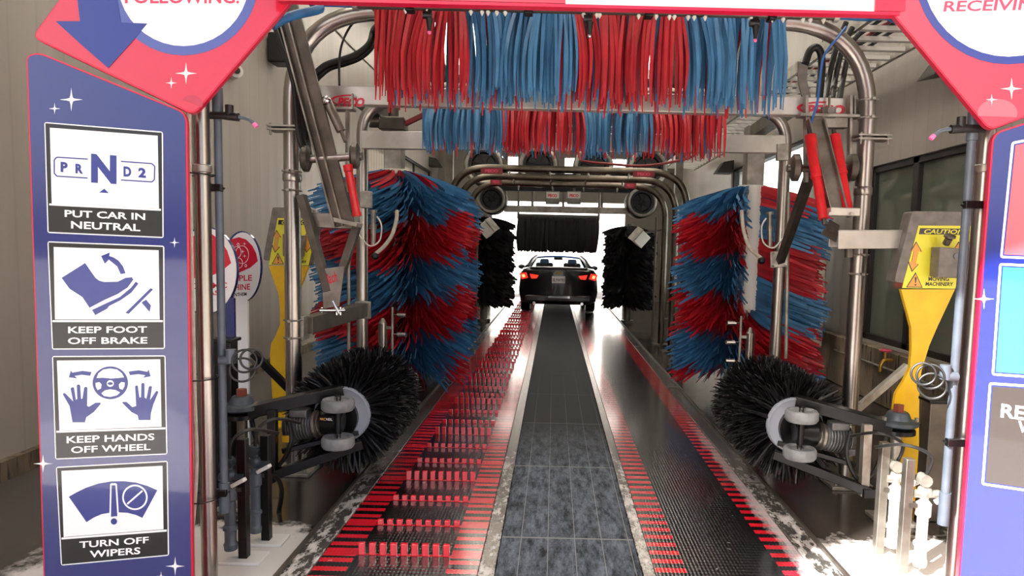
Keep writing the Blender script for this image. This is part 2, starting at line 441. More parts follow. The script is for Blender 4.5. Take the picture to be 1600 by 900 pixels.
bigx = (x*(1/.145)).fr().lt(.03); bigy = ((y-3.53)*(1/1.2)).fr().lt(.012); big = bigx.mx(bigy)
fo = q.noise(13, 8, (1.6, .45, 1), .8); nr = y.ramp(6.0, 4.6)
k = q.mix(g, q.c, q.rgb('0c0e11')); k = q.mix((fo.ramp(.38, .68)*nr)*.7, k, q.rgb('8793a3')); k = q.mix(big*nr.mx(y.ramp(9, 4)*.5)*.8, k, q.rgb('8d8f8c'))
q.color(k); q.bump(g*-1.0 + 1.0, .5, .006)
M['mat'] = q.m
q = Mt('sudsy_steel_trim', '8b8782', .3, .8); fo = q.noise(16, 6, (1, .45, 1), .75); x, y, z = q.xyz()
fm = (fo.ramp(.47, .6))*y.ramp(5.6, 3.6)
q.color(q.mix(fm, q.c, q.rgb('d6d2cf'))); q.t.links.new((fm*-.8+.8).k, q.b.inputs['Metallic']); q.bump(fo, .3, .008); q.rough(fm*.3 + .2)
M['trim'] = q.m

o = MB().span((BX[0], YB0, 0), (BX[1], YB1, CZ)).build('conveyor_belt', M['belt_peg'], origin=(0, 0, 0))
tag(o, 'wet black conveyor belt with red edge bars and upright red pegs', 'conveyor belt')
pegbelt = o
YP = 3.285; peg = {}
for hh in (.062, .032):
    b = MB().span((-.016, -.011, 0), (.016, .011, hh)); peg[hh] = b
XCAR = .11
first = {}; rest = MB(); cnt = 0
for r in range(48):
    yy = YP + r*.367
    if yy > 20.5: break
    hh = .062 if r % 3 == 0 else .032
    for c in range(9):
        xx = -.938 + c*.0535
        if abs(xx-XCAR+.78) < .16 and min(abs(yy-16.65), abs(yy-19.45)) < .3: continue
        if cnt < 99:
            if hh not in first:
                p = MB().span((xx-.016, yy-.011, CZ), (xx+.016, yy+.011, CZ+hh)).build('peg', M['red_plastic'], o, bevel=.003, origin=None)
                first[hh] = (p, xx, yy)
            else:
                p0, x0, y0 = first[hh]; p = p0.copy(); col.objects.link(p); p.parent = o; p.location = (xx-x0, yy-y0, 0)
            cnt += 1
        else: rest.span((xx-.016, yy-.011, CZ), (xx+.016, yy+.011, CZ+hh))
p = rest.build('pegs', M['red_plastic'], o); p['kind'] = 'stuff'
o = MB().span((BX[6], YB0, 0), (BX[7], YB1, CZ)).build('conveyor_belt', M['belt_plain'], origin=(0, 0, 0))
tag(o, 'smooth black conveyor belt with red ladder bars along both edges and no pegs', 'conveyor belt')
o = MB().span((BX[3], YB0, 0), (BX[4], YB1, CZ-.004)).build('centre_walkway', M['mat'], origin=(0, 0, 0))
tag(o, 'dark blue-black open grid matting running between the two belts', 'walkway mat')
def trim(x0, x1, lab):
    o = MB().span((x0, YB0, 0), (x1, YB1, CZ+.004)).build('trim_rail', M['trim'], origin=(0, 0, 0), bevel=.003); tag(o, lab, 'trim rail'); return o
trim(BX[1]+.004, BX[3]-.004, 'narrow steel strip between the pegged belt and the centre matting')
trim(BX[4]+.004, BX[6]-.004, 'narrow steel strip between the centre matting and the smooth belt')
for xa, xb, lab in ((-1.262, -1.136, 'foamy steel edge rail along the outer side of the pegged belt'), (1.331, 1.462, 'foamy steel edge rail along the outer side of the smooth belt')):
    o = trim(xa, xb, lab); s_ = -1 if xa < 0 else 1
    xo = xa if s_ < 0 else xb
    MB().span((xo-.008, YB0, 0), (xo+.008, YB1, .055)).build('edge_lip', M['steel_dark'], o)
    for yy in (4.45, 7.6, 10.8): MB().span((xa+.01, yy, CZ+.004), (xb-.01, yy+.012, CZ+.012)).build('joint', M['steel_dark'], o)

# ------------------------------------------------------------------ entrance signs
def rounded(pts, r):
    return [tuple(p[:2]) for p in fillet([V((a, b_, 0)) for a, b_ in (pts[-1:]+pts)] + [V((pts[0][0], pts[0][1], 0))], r, 5)][1:-1]
def star(c, r, k=.16, n=4):
    out = []
    for i in range(16):
        a = i*pi/8; q_ = i % 4
        rr = r if q_ == 0 else (r*.2 if q_ == 2 else r*.42)
        a2 = a + (0 if q_ in (0, 2) else (-.24 if q_ == 1 else .24))
        out.append((c[0]+rr*sin(a2), c[1]-rr*cos(a2)))
    return out
def circ(c, rx, ry=None, n=40, a0=0, a1=2*pi):
    ry = ry or rx; return [(c[0]+rx*cos(a0+(a1-a0)*i/n), c[1]+ry*sin(a0+(a1-a0)*i/n)) for i in range(n if a1-a0 > 6.28 else n+1)]
def inset(pts, d):
    c = V((sum(p[0] for p in pts)/len(pts), sum(p[1] for p in pts)/len(pts)))
    out = []; n = len(pts)
    for i in range(n):
        p = V(pts[i]); a = (p-V(pts[i-1])).normalized(); b_ = (V(pts[(i+1) % n])-p).normalized()
        nrm = V((-a.y-b_.y, a.x+b_.x)); nrm = nrm.normalized() if nrm.length > 1e-6 else V((0, 0))
        if nrm.dot(c-p) < 0: nrm = -nrm
        out.append(tuple(p+nrm*d))
    return out
PL = Plane(at(295, 450, 2.75), R(18)); PR = Plane(at(1531, 450, 2.66), R(-18))
def put(P, name, pts, mt, par, off, th=.002, multi=False):
    b = MB()
    for q_ in (pts if multi else [pts]): b.poly([P(x_, y_, off) for x_, y_ in q_], P.n, th)
    return b.build(name, mt, par, smooth=False)
def txt(P, name, lines, mt, par, off, sh=0, bold=.022):
    b = MB()
    for t_, bl, br, tl in lines: b.text(t_, P(*bl, off), P(*br, off), P(*tl, off), sh, bold)
    return b.build(name, mt, par, smooth=False)

def base(P, px): q_ = P(px, 800); q_.z = 0; return q_
sl = thing('instruction_sign', 'tall blue instruction sign with four driving pictograms at the entrance', 'sign', base(PL, 180))
out = [(41, 86), (62, 82), (292, 176), (303, 1040), (74, 1075)]
out = rounded(out, 16)
put(PL, 'sign_board', out, M['sign_edge'], sl, 0, .045)
face = put(PL, 'sign_face', inset(out, 2.6), M['sign_blue'], sl, .003, .004)
for c, r in (((112, 156), 18), ((86, 170), 9), ((273, 379), 8), ((68, 724), 15), ((274, 884), 15), ((252, 900), 8)):
    put(PL, 'sparkle', star(c, r), M['sign_white'], sl, .0045)
boxes = [
 ([(70,191),(255,206),(256,372),(75,364)], [(79,200),(247,212.5),(249,326),(82,318)], [(78,321),(252,329.5),(252,368),(78,360)]),
 ([(75,377),(257,384),(258,545),(82,546)], [(85,386),(248.5,391),(250,499),(87,499)], [(83,503),(255,503),(255,541.5),(84,542.5)]),
 ([(82,556),(259,555),(262,709.5),(87,717.5)], [(90,563),(251,561),(253,666),(94,672)], [(89,675.5),(259,670),(259,705.5),(90.5,713)]),
 ([(88,729),(262.5,719.5),(264.5,867.5),(96,883)], [(97,735),(254.5,727),(256,826),(100.5,838)], [(97,842),(261,829.5),(261.5,864.5),(98,879.5)])]
caps = [
 [('PUT CAR IN',(102,339),(227.5,344),(102,328)), ('NEUTRAL',(112,357),(220,361.5),(112,345.5))],
 [('KEEP FOOT',(107.5,520.5),(230.5,519.5),(107.5,510)), ('OFF BRAKE',(107,537.5),(231,536.5),(107,527))],
 [('KEEP HANDS',(105,692),(242,687),(105,681)), ('OFF WHEEL',(112,707.5),(236,702.5),(112,697))],
 [('TURN OFF',(125,855.5),(233,847.5),(125,845)), ('WIPERS',(141,870.5),(220,864.5),(141,859.5))]]
panels = []
for (o_, w_, c_), cp in zip(boxes, caps):
    p = put(PL, 'pictogram_panel', rounded(o_, 4), M['sign_white'], sl, .0045)
    put(PL, 'panel_border', inset(o_, 2.5), M['sign_black'], p, .0055)
    put(PL, 'panel_field', w_, M['sign_white'], p, .007, .003)
    put(PL, 'divider', [(c_[0][0], c_[0][1]-3), (c_[1][0], c_[1][1]-3), (c_[1][0], c_[1][1]), (c_[0][0], c_[0][1])], M['sign_white'], p, .0067)
    txt(PL, 'caption', cp, M['sign_white'], p, .0068)
    panels.append(p)
IB = M['sign_blue_lines']; IW = M['sign_white']
# neutral gear
b_ = []
def stroke(pts, wd):
    out_ = []
    for a, c in zip(pts, pts[1:]):
        d = V((c[0]-a[0], c[1]-a[1])); n_ = V((-d.y, d.x)).normalized()*wd/2
        out_.append([(a[0]-n_.x, a[1]-n_.y), (c[0]-n_.x, c[1]-n_.y), (c[0]+n_.x, c[1]+n_.y), (a[0]+n_.x, a[1]+n_.y)])
    return out_
g = stroke([(138,249),(90,246),(86,250),(86,271),(90,275.5),(138,278.5)], 1.9) + stroke([(190,252.5),(238,256),(242.5,260),(242,281),(238,284.5),(190,281.5)], 1.9) + [[(156,301),(171,302),(164,295)]]
put(PL, 'gear_frame', g[:5], IB, panels[0], .0085, .0015, True); put(PL, 'gear_frame', g[5:10], IB, panels[0], .0085, .0015, True); put(PL, 'gear_pointer', g[10], IB, panels[0], .0085, .0015)
for L_ in [('P',(96,269),(107,270),(96,253)), ('R',(119,271),(131,272),(119,256)), ('N',(143.5,285.5),(183,288),(143.5,240.5)), ('D',(194,276),(206,277),(194,260)), ('2',(217,277.5),(229,278.5),(217,262))]: txt(PL, 'gear_letter', [L_], IB, panels[0], .0088, 0, .05)
# foot off brake
put(PL, 'boot_icon', [[(97.5,434),(134,411),(150,434),(156,438.5),(164,440.5),(185,440),(197,434),(207,433),(209,437),(200,449),(185,459),(165,468),(141,480.5),(130,464),(110,451)],
  [(145,484),(165,474.5),(188,464),(205,450),(213,440),(217,443),(206,457),(189,469),(171,478),(168.5,482),(150,492)],
  [(236,450),(240,452),(202,490),(197,488.5)], [(222,472.5),(229,468),(236.5,477),(234.5,487)],
  [(197,427),(189.5,428),(184,416),(174,408),(171,405.5),(165,412),(159,400),(172.5,394.5),(171.5,400),(178,402),(186,407),(193,416)]], IB, panels[1], .0085, .0015, True)
# hands off wheel
C3 = lambda L: [(a/4, 450+c/4) for a, c in L]
hl = C3([(458,836),(535,836),(543,805),(590,772),(633,722),(630,714),(600,715),(560,740),(548,735),(550,620),(540,615),(531,620),(520,690),(510,690),(505,605),(494,600),(485,605),(488,690),(478,697),(466,620),(456,618),(446,624),(463,708),(412,656),(402,654),(398,662),(440,735),(452,800)])
hr = C3([(870,822),(943,822),(946,780),(960,728),(992,650),(988,642),(978,642),(940,700),(953,614),(943,610),(934,614),(918,690),(906,682),(906,596),(896,590),(887,596),(885,680),(874,682),(864,610),(856,606),(848,612),(855,735),(830,742),(795,710),(772,709),(768,715),(825,772),(864,792)])
al = C3([(435,556),(448,513),(455,527),(520,516),(576,523),(568,546),(515,540),(470,547),(486,562)])
ar = C3([(944,550),(932,508),(924,522),(870,512),(808,520),(816,542),(870,536),(912,543),(898,558)])
put(PL, 'hands_icon', [hl, hr, al, ar, circ((173.3,597.5), 27.5, 25.5)], IB, panels[2], .0085, .0015, True)
put(PL, 'wheel_openings', [C3(L) for L in ([(608,560),(620,530),(650,507),(693,500),(736,507),(766,530),(780,556),(740,560),(700,563),(650,558)], [(602,590),(625,585),(640,600),(636,625),(615,635),(604,615)], [(784,588),(762,585),(747,600),(751,625),(770,633),(782,612)], [(638,655),(660,637),(693,630),(727,635),(755,650),(735,668),(693,678),(655,672)])], IW, panels[2], .0095, .001, True)
put(PL, 'wheel_hub', circ((173.5,598.5), 5.4, 5.2), IW, panels[2], .0097, .001)
put(PL, 'hub_badge', circ((173.5,598.5), 4.0, 2.2), IB, panels[2], .0102, .0005)
# wipers
C4 = lambda L: [(a/4, 675+c/4) for a, c in L]
put(PL, 'windscreen_icon', [C4([(435,400),(485,372),(540,345),(620,318),(700,305),(780,304),(850,312),(920,332),(986,360),(940,445),(893,532),(855,514),(800,500),(740,497),(690,500),(640,508),(590,530),(545,558)])], IB, panels[3], .0085, .0015, True)
put(PL, 'wiper_outline', [C4([(693,322),(700,315),(728,315),(735,322),(748,527),(688,530)]), circ((211.8,775.8), 19.8), ], IW, panels[3], .0093, .001, True)
put(PL, 'wiper_blade', [C4([(702,328),(726,328),(738,520),(698,524)]), circ((211.8,775.8), 17.2), circ((179,813.4), 4.8)], IB, panels[3], .0098, .001, True)
put(PL, 'prohibition_bar', stroke([(200,786),(223.5,765.5)], 2.6), IW, panels[3], .0103, .001, True)

# red corner board above it, ending in the arrow circle
rl = thing('corner_sign', 'red corner sign with blue arrow round a white disc above the pictogram sign', 'sign', PL(300, 170))
out = rounded([(50,58),(122,-40),(240,-330),(560,-330),(456,2),(303,180)], 14)
put(PL, 'sign_board', out, M['sign_edge'], rl, 0, .045)
put(PL, 'sign_face', inset(out, 2), M['sign_red'], rl, .003, .004)
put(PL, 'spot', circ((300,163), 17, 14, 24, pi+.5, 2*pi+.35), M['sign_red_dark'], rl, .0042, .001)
put(PL, 'disc_ring', circ((287,-30), 117), M['sign_grey_blue'], rl, .0047, .001)
put(PL, 'white_disc', circ((287,-30), 102.5), M['sign_white'], rl, .0057, .001)
put(PL, 'arrow', [(150,-110),(128,-60),(122,0),(126,34),(88,34),(132,74),(170,107),(207,66),(231,37.5),(190,36),(184,0),(186,-60)], M['sign_blue_lines'], rl, .0067, .001)
for c, r in (((291,115),17), ((268,130),9)): put(PL, 'sparkle', star(c, r), M['sign_white'], rl, .005)
txt(PL, 'lettering', [('FOLLOWING:',(196,6.5),(374,6.5),(196,-15))], M['pink_print'], rl, .0072)
rr = thing('corner_sign', 'red corner sign with a blue ring round a white disc reading RECEIVING', 'sign', PR(1560, 190))
out = rounded([(1386,12),(1290,-330),(1640,-330),(1880,-60),(1820,100),(1546,204)], 14)
put(PR, 'sign_board', out, M['sign_edge'], rr, 0, .045)
put(PR, 'sign_face', inset(out, 2), M['sign_red'], rr, .003, .004)
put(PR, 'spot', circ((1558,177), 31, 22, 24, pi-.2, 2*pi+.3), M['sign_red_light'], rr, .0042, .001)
put(PR, 'disc_ring', circ((1575,-45), 147, 146), M['sign_blue_lines'], rr, .0047, .001)
put(PR, 'white_disc', circ((1575,-45), 135, 134), M['sign_white'], rr, .0057, .001)
for c, r in (((1580,139),17), ((1549,156),9)): put(PR, 'sparkle', star(c, r), M['sign_white'], rr, .0052)
txt(PR, 'lettering', [('RECEIVING',(1473,19.5),(1640,16),(1476,2.5))], M['pink_print'], rr, .0072)
# right instruction board
sr = thing('instruction_sign', 'blue instruction sign with large coloured panels beside the smooth belt', 'sign', base(PR, 1680))
out = rounded([(1551,208),(1840,116),(1800,1120),(1484,1075)], 16)
put(PR, 'sign_board', out, M['sign_edge'], sr, 0, .045)
put(PR, 'sign_face', inset(out, 2.6), M['sign_blue'], sr, .003, .004)
for o_, m_ in (([(1580,222),(1800,180),(1785,412),(1562,403)], M['sign_red_light']), ([(1561,411),(1785,422),(1770,602),(1549,586)], M['sign_sky']), ([(1545,597),(1770,612),(1758,790),(1533,757)], M['sign_brown'])):
    p = put(PR, 'picture_panel', rounded(o_, 5), M['sign_white'], sr, .0045)
    put(PR, 'panel_border', inset(o_, 5), M['sign_blue_lines'], p, .0055)
    put(PR, 'panel_field', inset(o_, 8), m_, p, .007, .003)
txt(PR, 'caption', [('REMAIN',(1562,651),(1690,667),(1564,630)), ('WITH CAR',(1588,674),(1722,690),(1590,656))], M['sign_white'], p, .0085)
put(PR, 'sparkle', star((1537, 467), 16), M['sign_white'], sr, .0045)
# header band between the two corner boards
h0 = at(440, 7, 2.81); h1 = at(1398, 12, 2.81); zt = 3.25
hd = thing('header_sign', 'white and red header board across the top of the entrance', 'sign', ((h0.x+h1.x)/2, 2.8, h0.z))
MB().span((h0.x, 2.77, h0.z+.012), (h1.x, 2.81, zt)).build('header_panel', M['sign_white'], hd)
MB().beam((h0.x, 2.785, h0.z+.006), (h1.x, 2.785, h0.z+.006), .045, .012).build('red_edging', M['sign_edge'], hd)
for xa, xb in ((-1.15, .02), (1.25, 1.38)): MB().span((xa, 2.76, h0.z+.014), (xb, 2.772, h0.z+.13)).build('red_field', M['sign_red'], hd)
# ------------------------------------------------------------------ front wash arch
YA = 4.6
XA0 = at(458, 450, YA).x; XA1 = at(1339, 450, YA).x; ZA = at(870, 26, YA).z
def archtube(x0, x1, Y, zt, r, rad, n=18, zb=0.0):
    return MB().tube(fillet([V((x0, Y, zb)), V((x0, Y, zt)), V((x1, Y, zt)), V((x1, Y, zb))], rad, 12), r, n)
fa = thing('wash_arch', 'big polished steel arch at the front carrying the pale beam with two red logos', 'arch', (XM, YA, 0))
archtube(XA0, XA1, YA, ZA, .054, .62).build('arch_tube', M['steel'], fa)
for xx in (XA0, XA1):
    b = MB().box((xx, YA, .012), (.3, .3, .024))
    for a in (-1, 1):
        for c in (-1, 1): b.cyl((xx+a*.11, YA+c*.11, .02), (xx+a*.11, YA+c*.11, .05), .012, 8)
    b.build('base_plate', M['galv'], fa, bevel=.004)
    b = MB().lathe([(.056, 0), (.062, .01), (.062, .05), (.056, .06)], (xx, YA, 2.0), (0, 0, 1), 20)
    b.build('pipe_sleeve', M['steel'], fa)
zb = at(930, 160, 4.72).z
bx0, bx1 = at(500, 160, 4.72).x, at(1362, 160, 4.72).x
MB().span((bx0, 4.68, zb-.062), (bx1, 4.76, zb+.062)).build('cross_beam', M['beam'], fa, bevel=.006)
def plP(Y): return Plane(V((0, Y, 0)), 0)
PB = plP(4.677)
def logo(par, x0, x1, yb, yt):
    w_ = x1-x0; h_ = yb-yt; b = MB()
    b.text('PECO', PB(x0+3, yb), PB(x1-3, yb+.4), PB(x0+3, yt+h_*.12), .07, .055)
    # swoosh: a crescent rising round the left end and over the letters
    o1 = [(x0+w_*.45-w_*.62*cos(t), yb-h_*.62-h_*.52*sin(t)) for t in [(-.75+2.5*i/16) for i in range(17)]]
    o2 = [(x0+w_*.47-w_*.55*cos(t), yb-h_*.60-h_*.40*sin(t)) for t in [(-.75+2.4*i/16) for i in range(17)]]
    for i in range(16): b.poly([PB(*o1[i]), PB(*o1[i+1]), PB(*o2[i+1]), PB(*o2[i])], PB.n, .001)
    b.build('logo', M['red_print'], par, smooth=False)
logo(fa, 524, 571, 167, 150); logo(fa, 1256, 1321, 180.5, 161)
def ubolt(par, x, Y, z, r=.06, n='u_bolt'):
    b = MB().ring((x, Y, z), (0, 0, 1), r, .006); b.box((x+.0, Y+.0, z), (.02, 2*r+.05, .016)); return b.build(n, M['galv'], par)
for py in (268, 298, 500, 527): ubolt(fa, XA0, YA, at(458, py, YA).z)
for py in (157, 185, 398, 428): ubolt(fa, XA1, YA, at(1339, py, YA).z)
for xx, py, s_ in ((XA0, 201, -1), (XA1, 217, 1)):
    z_ = at(870, py, YA).z + (-.05 if s_ < 0 else .05)
    b = MB().box((xx+s_*.02, YA-.03, z_+.012), (.22, .13, .012)).box((xx+s_*.02, YA-.03, z_-.012), (.22, .13, .012))
    for a in (-.09, .09): b.cyl((xx+s_*.02+a, YA-.08, z_-.05), (xx+s_*.02+a, YA-.08, z_+.03), .009, 8)
    b.build('clamp_flange', M['galv'], fa, bevel=.002)
for s_, (p0, p1) in ((-1, ((396,552),(466,622))), (1, ((1418,572),(1338,640)))):
    MB().beam(at(*p0, 4.62), at(*p1, 4.62), .045, .045).build('brace', M['black'] if s_ < 0 else M['galv'], fa)
# hanging frames below the logos
def P5(px, py, Y=4.64): return at(px, py, Y)
b = MB(); b.beam(P5(1247, 181), P5(1341, 183), .1, .02); b.beam(P5(1259, 150), P5(1259, 285), .02, .05, V((0, 1, 0))); b.beam(P5(1328, 150), P5(1327, 285), .02, .05, V((0, 1, 0)))
b.beam(P5(1296,150), P5(1296,185), .01, .03, V((0,1,0))); b.beam(P5(1335,150), P5(1335,185), .01, .03, V((0,1,0)))
b.build('hanger_frame', M['galv'], fa, bevel=.002)
MB().beam(P5(1265, 192, 4.66), P5(1322, 193, 4.66), .07, .07).build('hanger_box', M['steel_dull'], fa, bevel=.004)
b = MB().cyl(P5(1299, 172, 4.66), P5(1299, 172, 4.5), .022, 14); b.box(P5(1294, 176, 4.62), (.09, .04, .07)); b.build('sensor', M['board_grey'], fa)
b = MB(); b.beam(P5(512, 171), P5(554, 171), .1, .016); b.beam(P5(543, 172), P5(543, 300), .016, .05, V((0, 1, 0))); b.beam(P5(551, 146), P5(551, 168), .01, .03, V((0, 1, 0)))
b.build('hanger_frame', M['galv'], fa, bevel=.002)

# swing linkage on the left of the arch
def YL(px, py): return at(px, py, 4.42)
la = thing('swing_linkage', 'long brown-grey steel channel slanting down beside the left arch post', 'steel arm', YL(545, 345))
a0, a1 = at(448, 2, 4.30), at(540, 352, 4.46)
d_ = (a1-a0).normalized()
b = MB().beam(a0, a1, .03, .125, V((1, 0, .25))); b.build('channel_web', M['steel_dark'], la, bevel=.004)
side = d_.cross(V((0, 1, 0))).normalized()
b = MB()
for s_ in (-.06, -.01): MB().beam(a0+side*s_+V((0, -.03, 0)), a1+side*s_+V((0, -.03, 0)), .05 if s_ < -.02 else .03, .01, side).build('channel_flange', M['steel_dull'], la)
b = MB().beam(at(523, 343, 4.48), at(562, 352, 4.48), .14, .03); b.build('end_plate', M['galv'], la, bevel=.004)
for px, py in ((478, 248), (555, 243)):
    c = at(px, py, 4.42); MB().lathe([(.0, -.03), (.06, -.03), (.085, -.015), (.085, .015), (.05, .03), (0, .03)], c, (1, .15, 0), 20).build('bearing', M['steel_dark'], la)
MB().cyl(at(470, 249, 4.42), at(566, 244, 4.42), .028, 14).build('pivot_shaft', M['steel'], la)
b = MB().cyl(at(545, 268, 4.36), at(557, 332, 4.40), .026, 14); b.cyl(at(543, 258, 4.36), at(545, 268, 4.36), .03, 14).cyl(at(557, 332, 4.4), at(558, 338, 4.4), .03, 14); b.build('gas_spring', M['red_paint'], la)
b = MB().cyl(at(508, 255, 4.52), at(522, 335, 4.52), .02, 12); b.build('gas_spring', M['red_dull'], la)
b = MB().cyl(at(511, 158, 4.40), at(533, 205, 4.40), .03, 14); b.cyl(at(533, 205, 4.4), at(540, 222, 4.4), .012, 8); b.build('damper', M['steel_dull'], la)
MB().sphere(at(510, 157, 4.37), .03).build('damper_eye', M['chrome'], la)
fb = thing('linkage_bracket', 'dark V shaped steel bracket hanging between the left arch posts', 'steel bracket', at(518, 460, 4.5))
b = MB().beam(at(471, 305, 4.5), at(513, 455, 4.52), .05, .075, V((0, 1, 0))); b.beam(at(558, 352, 4.55), at(524, 455, 4.52), .05, .06, V((0, 1, 0))); b.build('arm', M['steel_dark'], fb, bevel=.003)
b = MB().beam(at(486, 344, 4.6), at(558, 347, 4.6), .1, .1); b.build('box_beam', M['steel_dull'], fb, bevel=.005)
pp = plP(4.49)
g = MB().poly([pp(503, 420), pp(538, 416), pp(530, 478), pp(505, 482)], pp.n, .008).build('name_plate', M['steel_dull'], fb)
txt(pp, 'lettering', [('Bach', (509, 445), (527, 440), (508, 428))], M['red_print'], g, .001)
MB().tube([at(520, 470, 4.5), at(530, 490, 4.5)], .012).tube([at(500, 485, 4.5), at(540, 485, 4.5)], .01).build('link_pin', M['chrome'], fb)
lb = thing('tie_beam', 'dark short box beam bolted low between the left front and rear posts', 'steel beam', at(520, 505, 5.0))
MB().beam(at(478, 508, 4.68), at(566, 484, 5.92), .1, .12).build('box_beam', M['steel_dark'], lb, bevel=.006)
b = MB().beam(at(477, 493, 4.66), at(477, 530, 4.66), .12, .02, V((1, 0, 0))); b.build('end_plate', M['galv'], lb, bevel=.004)
b = MB().beam(at(567, 471, 5.92), at(567, 498, 5.92), .14, .02, V((0, 1, 0))); b.build('end_plate', M['galv'], lb, bevel=.004)
b = MB().tube([at(502, 485, 4.9), at(525, 488, 5.0), at(536, 483, 5.1)], .012)
for px in (503, 526, 532): b.cyl(at(px, 480, 4.95), at(px, 492, 4.95), .01, 8)
b.build('grease_line', M['chrome'], lb)

# swing linkage on the right
ra = thing('swing_linkage', 'grey steel channel between two red gas springs beside the right arch post', 'steel arm', at(1300, 335, 4.4))
a0, a1 = at(1272, 188, 4.52), at(1307, 330, 4.30)
MB().beam(a0, a1, .03, .11, V((1, 0, .2))).beam(a0+V((-.05, -.02, 0)), a1+V((-.05, -.02, 0)), .06, .012, V((1, 0, 0))).beam(a0+V((.05, -.02, 0)), a1+V((.05, -.02, 0)), .06, .012, V((1, 0, 0))).build('channel', M['steel_dull'], ra, bevel=.003)
for (p0, p1) in (((1266, 212), (1287, 342)), ((1304, 212), (1325, 330))):
    A, B = at(*p0, 4.46), at(*p1, 4.28); C_ = A.lerp(B, .5)
    b = MB().cyl(A, C_, .036, 16).cyl(C_, B, .031, 16).lathe([(.038, -.01), (.04, 0), (.038, .01)], C_, B-A, 16); g = b.build('gas_spring', M['red_paint'], ra)
    MB().cyl(A + (A-B)*.08, A, .014, 10).build('rod_end', M['steel_dark'], g); MB().cyl(B, B+(B-A)*.07, .014, 10).build('rod_end', M['steel_dark'], g)
MB().beam(at(1292, 331, 4.27), at(1338, 332, 4.27), .12, .05).build('end_plate', M['beam'], ra, bevel=.005)
for px in (1298, 1332): MB().cyl(at(px, 334, 4.22), at(px, 334, 4.19), .012, 6).build('bolt', M['galv'], ra)
for px, py in ((1243, 262), (1331, 262)):
    MB().lathe([(.0, -.035), (.06, -.035), (.09, -.018), (.09, .018), (.05, .035), (0, .035)], at(px, py, 4.55), (1, -.15, 0), 20).build('bearing', M['steel_dark'], ra)
MB().cyl(at(1230, 263, 4.55), at(1340, 263, 4.55), .026, 14).build('pivot_shaft', M['steel'], ra)
rb_ = thing('tie_beam', 'pale open steel channel jutting sideways from the foot of the red gas springs', 'steel beam', at(1350, 375, 4.2))
A, B = at(1303, 361, 4.28), at(1430, 361, 4.42)
MB().beam(A, B, .14, .012).beam(A+V((0, -.07, -.055)), B+V((0, -.07, -.055)), .012, .115).beam(A+V((0, .07, -.05)), B+V((0, .07, -.05)), .012, .1).build('channel', M['beam'], rb_, bevel=.003)
b = MB().poly([at(1283, 365, 4.30), at(1297, 343, 4.34), at(1312, 352, 4.22), at(1306, 378, 4.2)], V((-.5, -1, .2)).normalized(), .02); b.build('end_gusset', M['steel_dark'], rb_)
MB().cyl(at(1327, 380, 4.45), at(1327, 402, 4.45), .03).build('lug', M['steel_dark'], rb_)
sb_ = thing('support_strut', 'dark square strut slanting down to a bolted plate on the right rear post', 'strut', at(1217, 412, 5.85))
MB().beam(at(1267, 270, 4.7), at(1219, 408, 5.85), .06, .06, V((0, 1, 0))).build('bar', M['steel_dark'], sb_, bevel=.004)
b = MB().beam(at(1217, 393, 5.92), at(1217, 418, 5.92), .15, .02, V((0, 1, 0)))
g = b.build('end_plate', M['beam'], sb_, bevel=.006)
for px in (1208, 1228):
    for py in (396, 416): MB().cyl(at(px, py, 5.9), at(px, py, 5.87), .012, 6).build('bolt', M['steel_dark'], g)

# ------------------------------------------------------------------ rear frame
YR = 6.0
XR0, XR1 = at(566, 450, YR).x, at(1216, 450, YR).x
rf = thing('wash_arch', 'slimmer steel arch standing behind the big front arch with a pale lower bar', 'arch', (XM, YR, 0))
archtube(XR0, XR1, YR, at(870, 165, YR).z, .05, .3).build('arch_tube', M['steel'], rf)
for xx in (XR0, XR1): MB().box((xx, YR, .012), (.26, .26, .024)).build('base_plate', M['galv'], rf, bevel=.004)
A, B = at(566, 219, 5.92), at(1226, 226, 5.92)
MB().beam(A, B, .06, .15).build('cross_beam', M['beam'], rf, bevel=.005)
for px, y0_, y1_ in ((545, 400, 560), (1232, 300, 560)):
    MB().cyl(at(px, y0_, 5.95), at(px+ (-4 if px > 800 else 0), y1_, 5.95), .016, 10).build('air_pipe', M['galv'], rf)
for px, py in ((572, 312), (1222, 238)): MB().beam(at(px, py-13, 5.9), at(px, py+13, 5.9), .1, .05, V((0, 1, 0))).build('clamp_plate', M['galv'], rf, bevel=.004)
# chemical fittings with white hoses
for s_, pts, v0, lab in ((-1, [(620, 328), (619, 345), (612, 368), (600, 385), (586, 397)], (583, 332), 'white curved chemical hose with small valve in front of the left side brush'), (1, [(1159, 328), (1160, 345), (1163, 365), (1172, 388), (1190, 404)], (1203, 335), 'white curved chemical hose with small valve in front of the right side brush')):
    t = thing('chemical_hose', lab, 'hose', at(v0[0], 400, 5.93))
    MB().tube(spline([at(*p, 5.95) for p in pts]), .017, 10).build('hose', M['white_hose'], t)
    b = MB().cyl(at(v0[0], v0[1], 5.93), at(v0[0], v0[1]+50, 5.93), .022, 12).cyl(at(v0[0], v0[1]-4, 5.93), at(v0[0], v0[1], 5.93), .035, 12); b.cyl(at(v0[0], v0[1]+18, 5.93), at(v0[0], v0[1]+26, 5.93), .03, 12)
    b.build('valve_body', M['steel_dull'], t)
    q_ = v0[0]; k = 1 if s_ < 0 else -1
    MB().tube(spline([at(q_+k*6, v0[1]+6, 5.9), at(q_+k*13, v0[1]+20, 5.9), at(q_+k*10, v0[1]+44, 5.9), at(q_-k*6, v0[1]+52, 5.9), at(q_-k*22, v0[1]+35, 5.92)]), .007, 8).build('air_line', M['white_plastic'], t)
    MB().sphere(at(pts[-1][0], pts[-1][1]+3, 5.95), .035).build('elbow', M['rubber'], t)
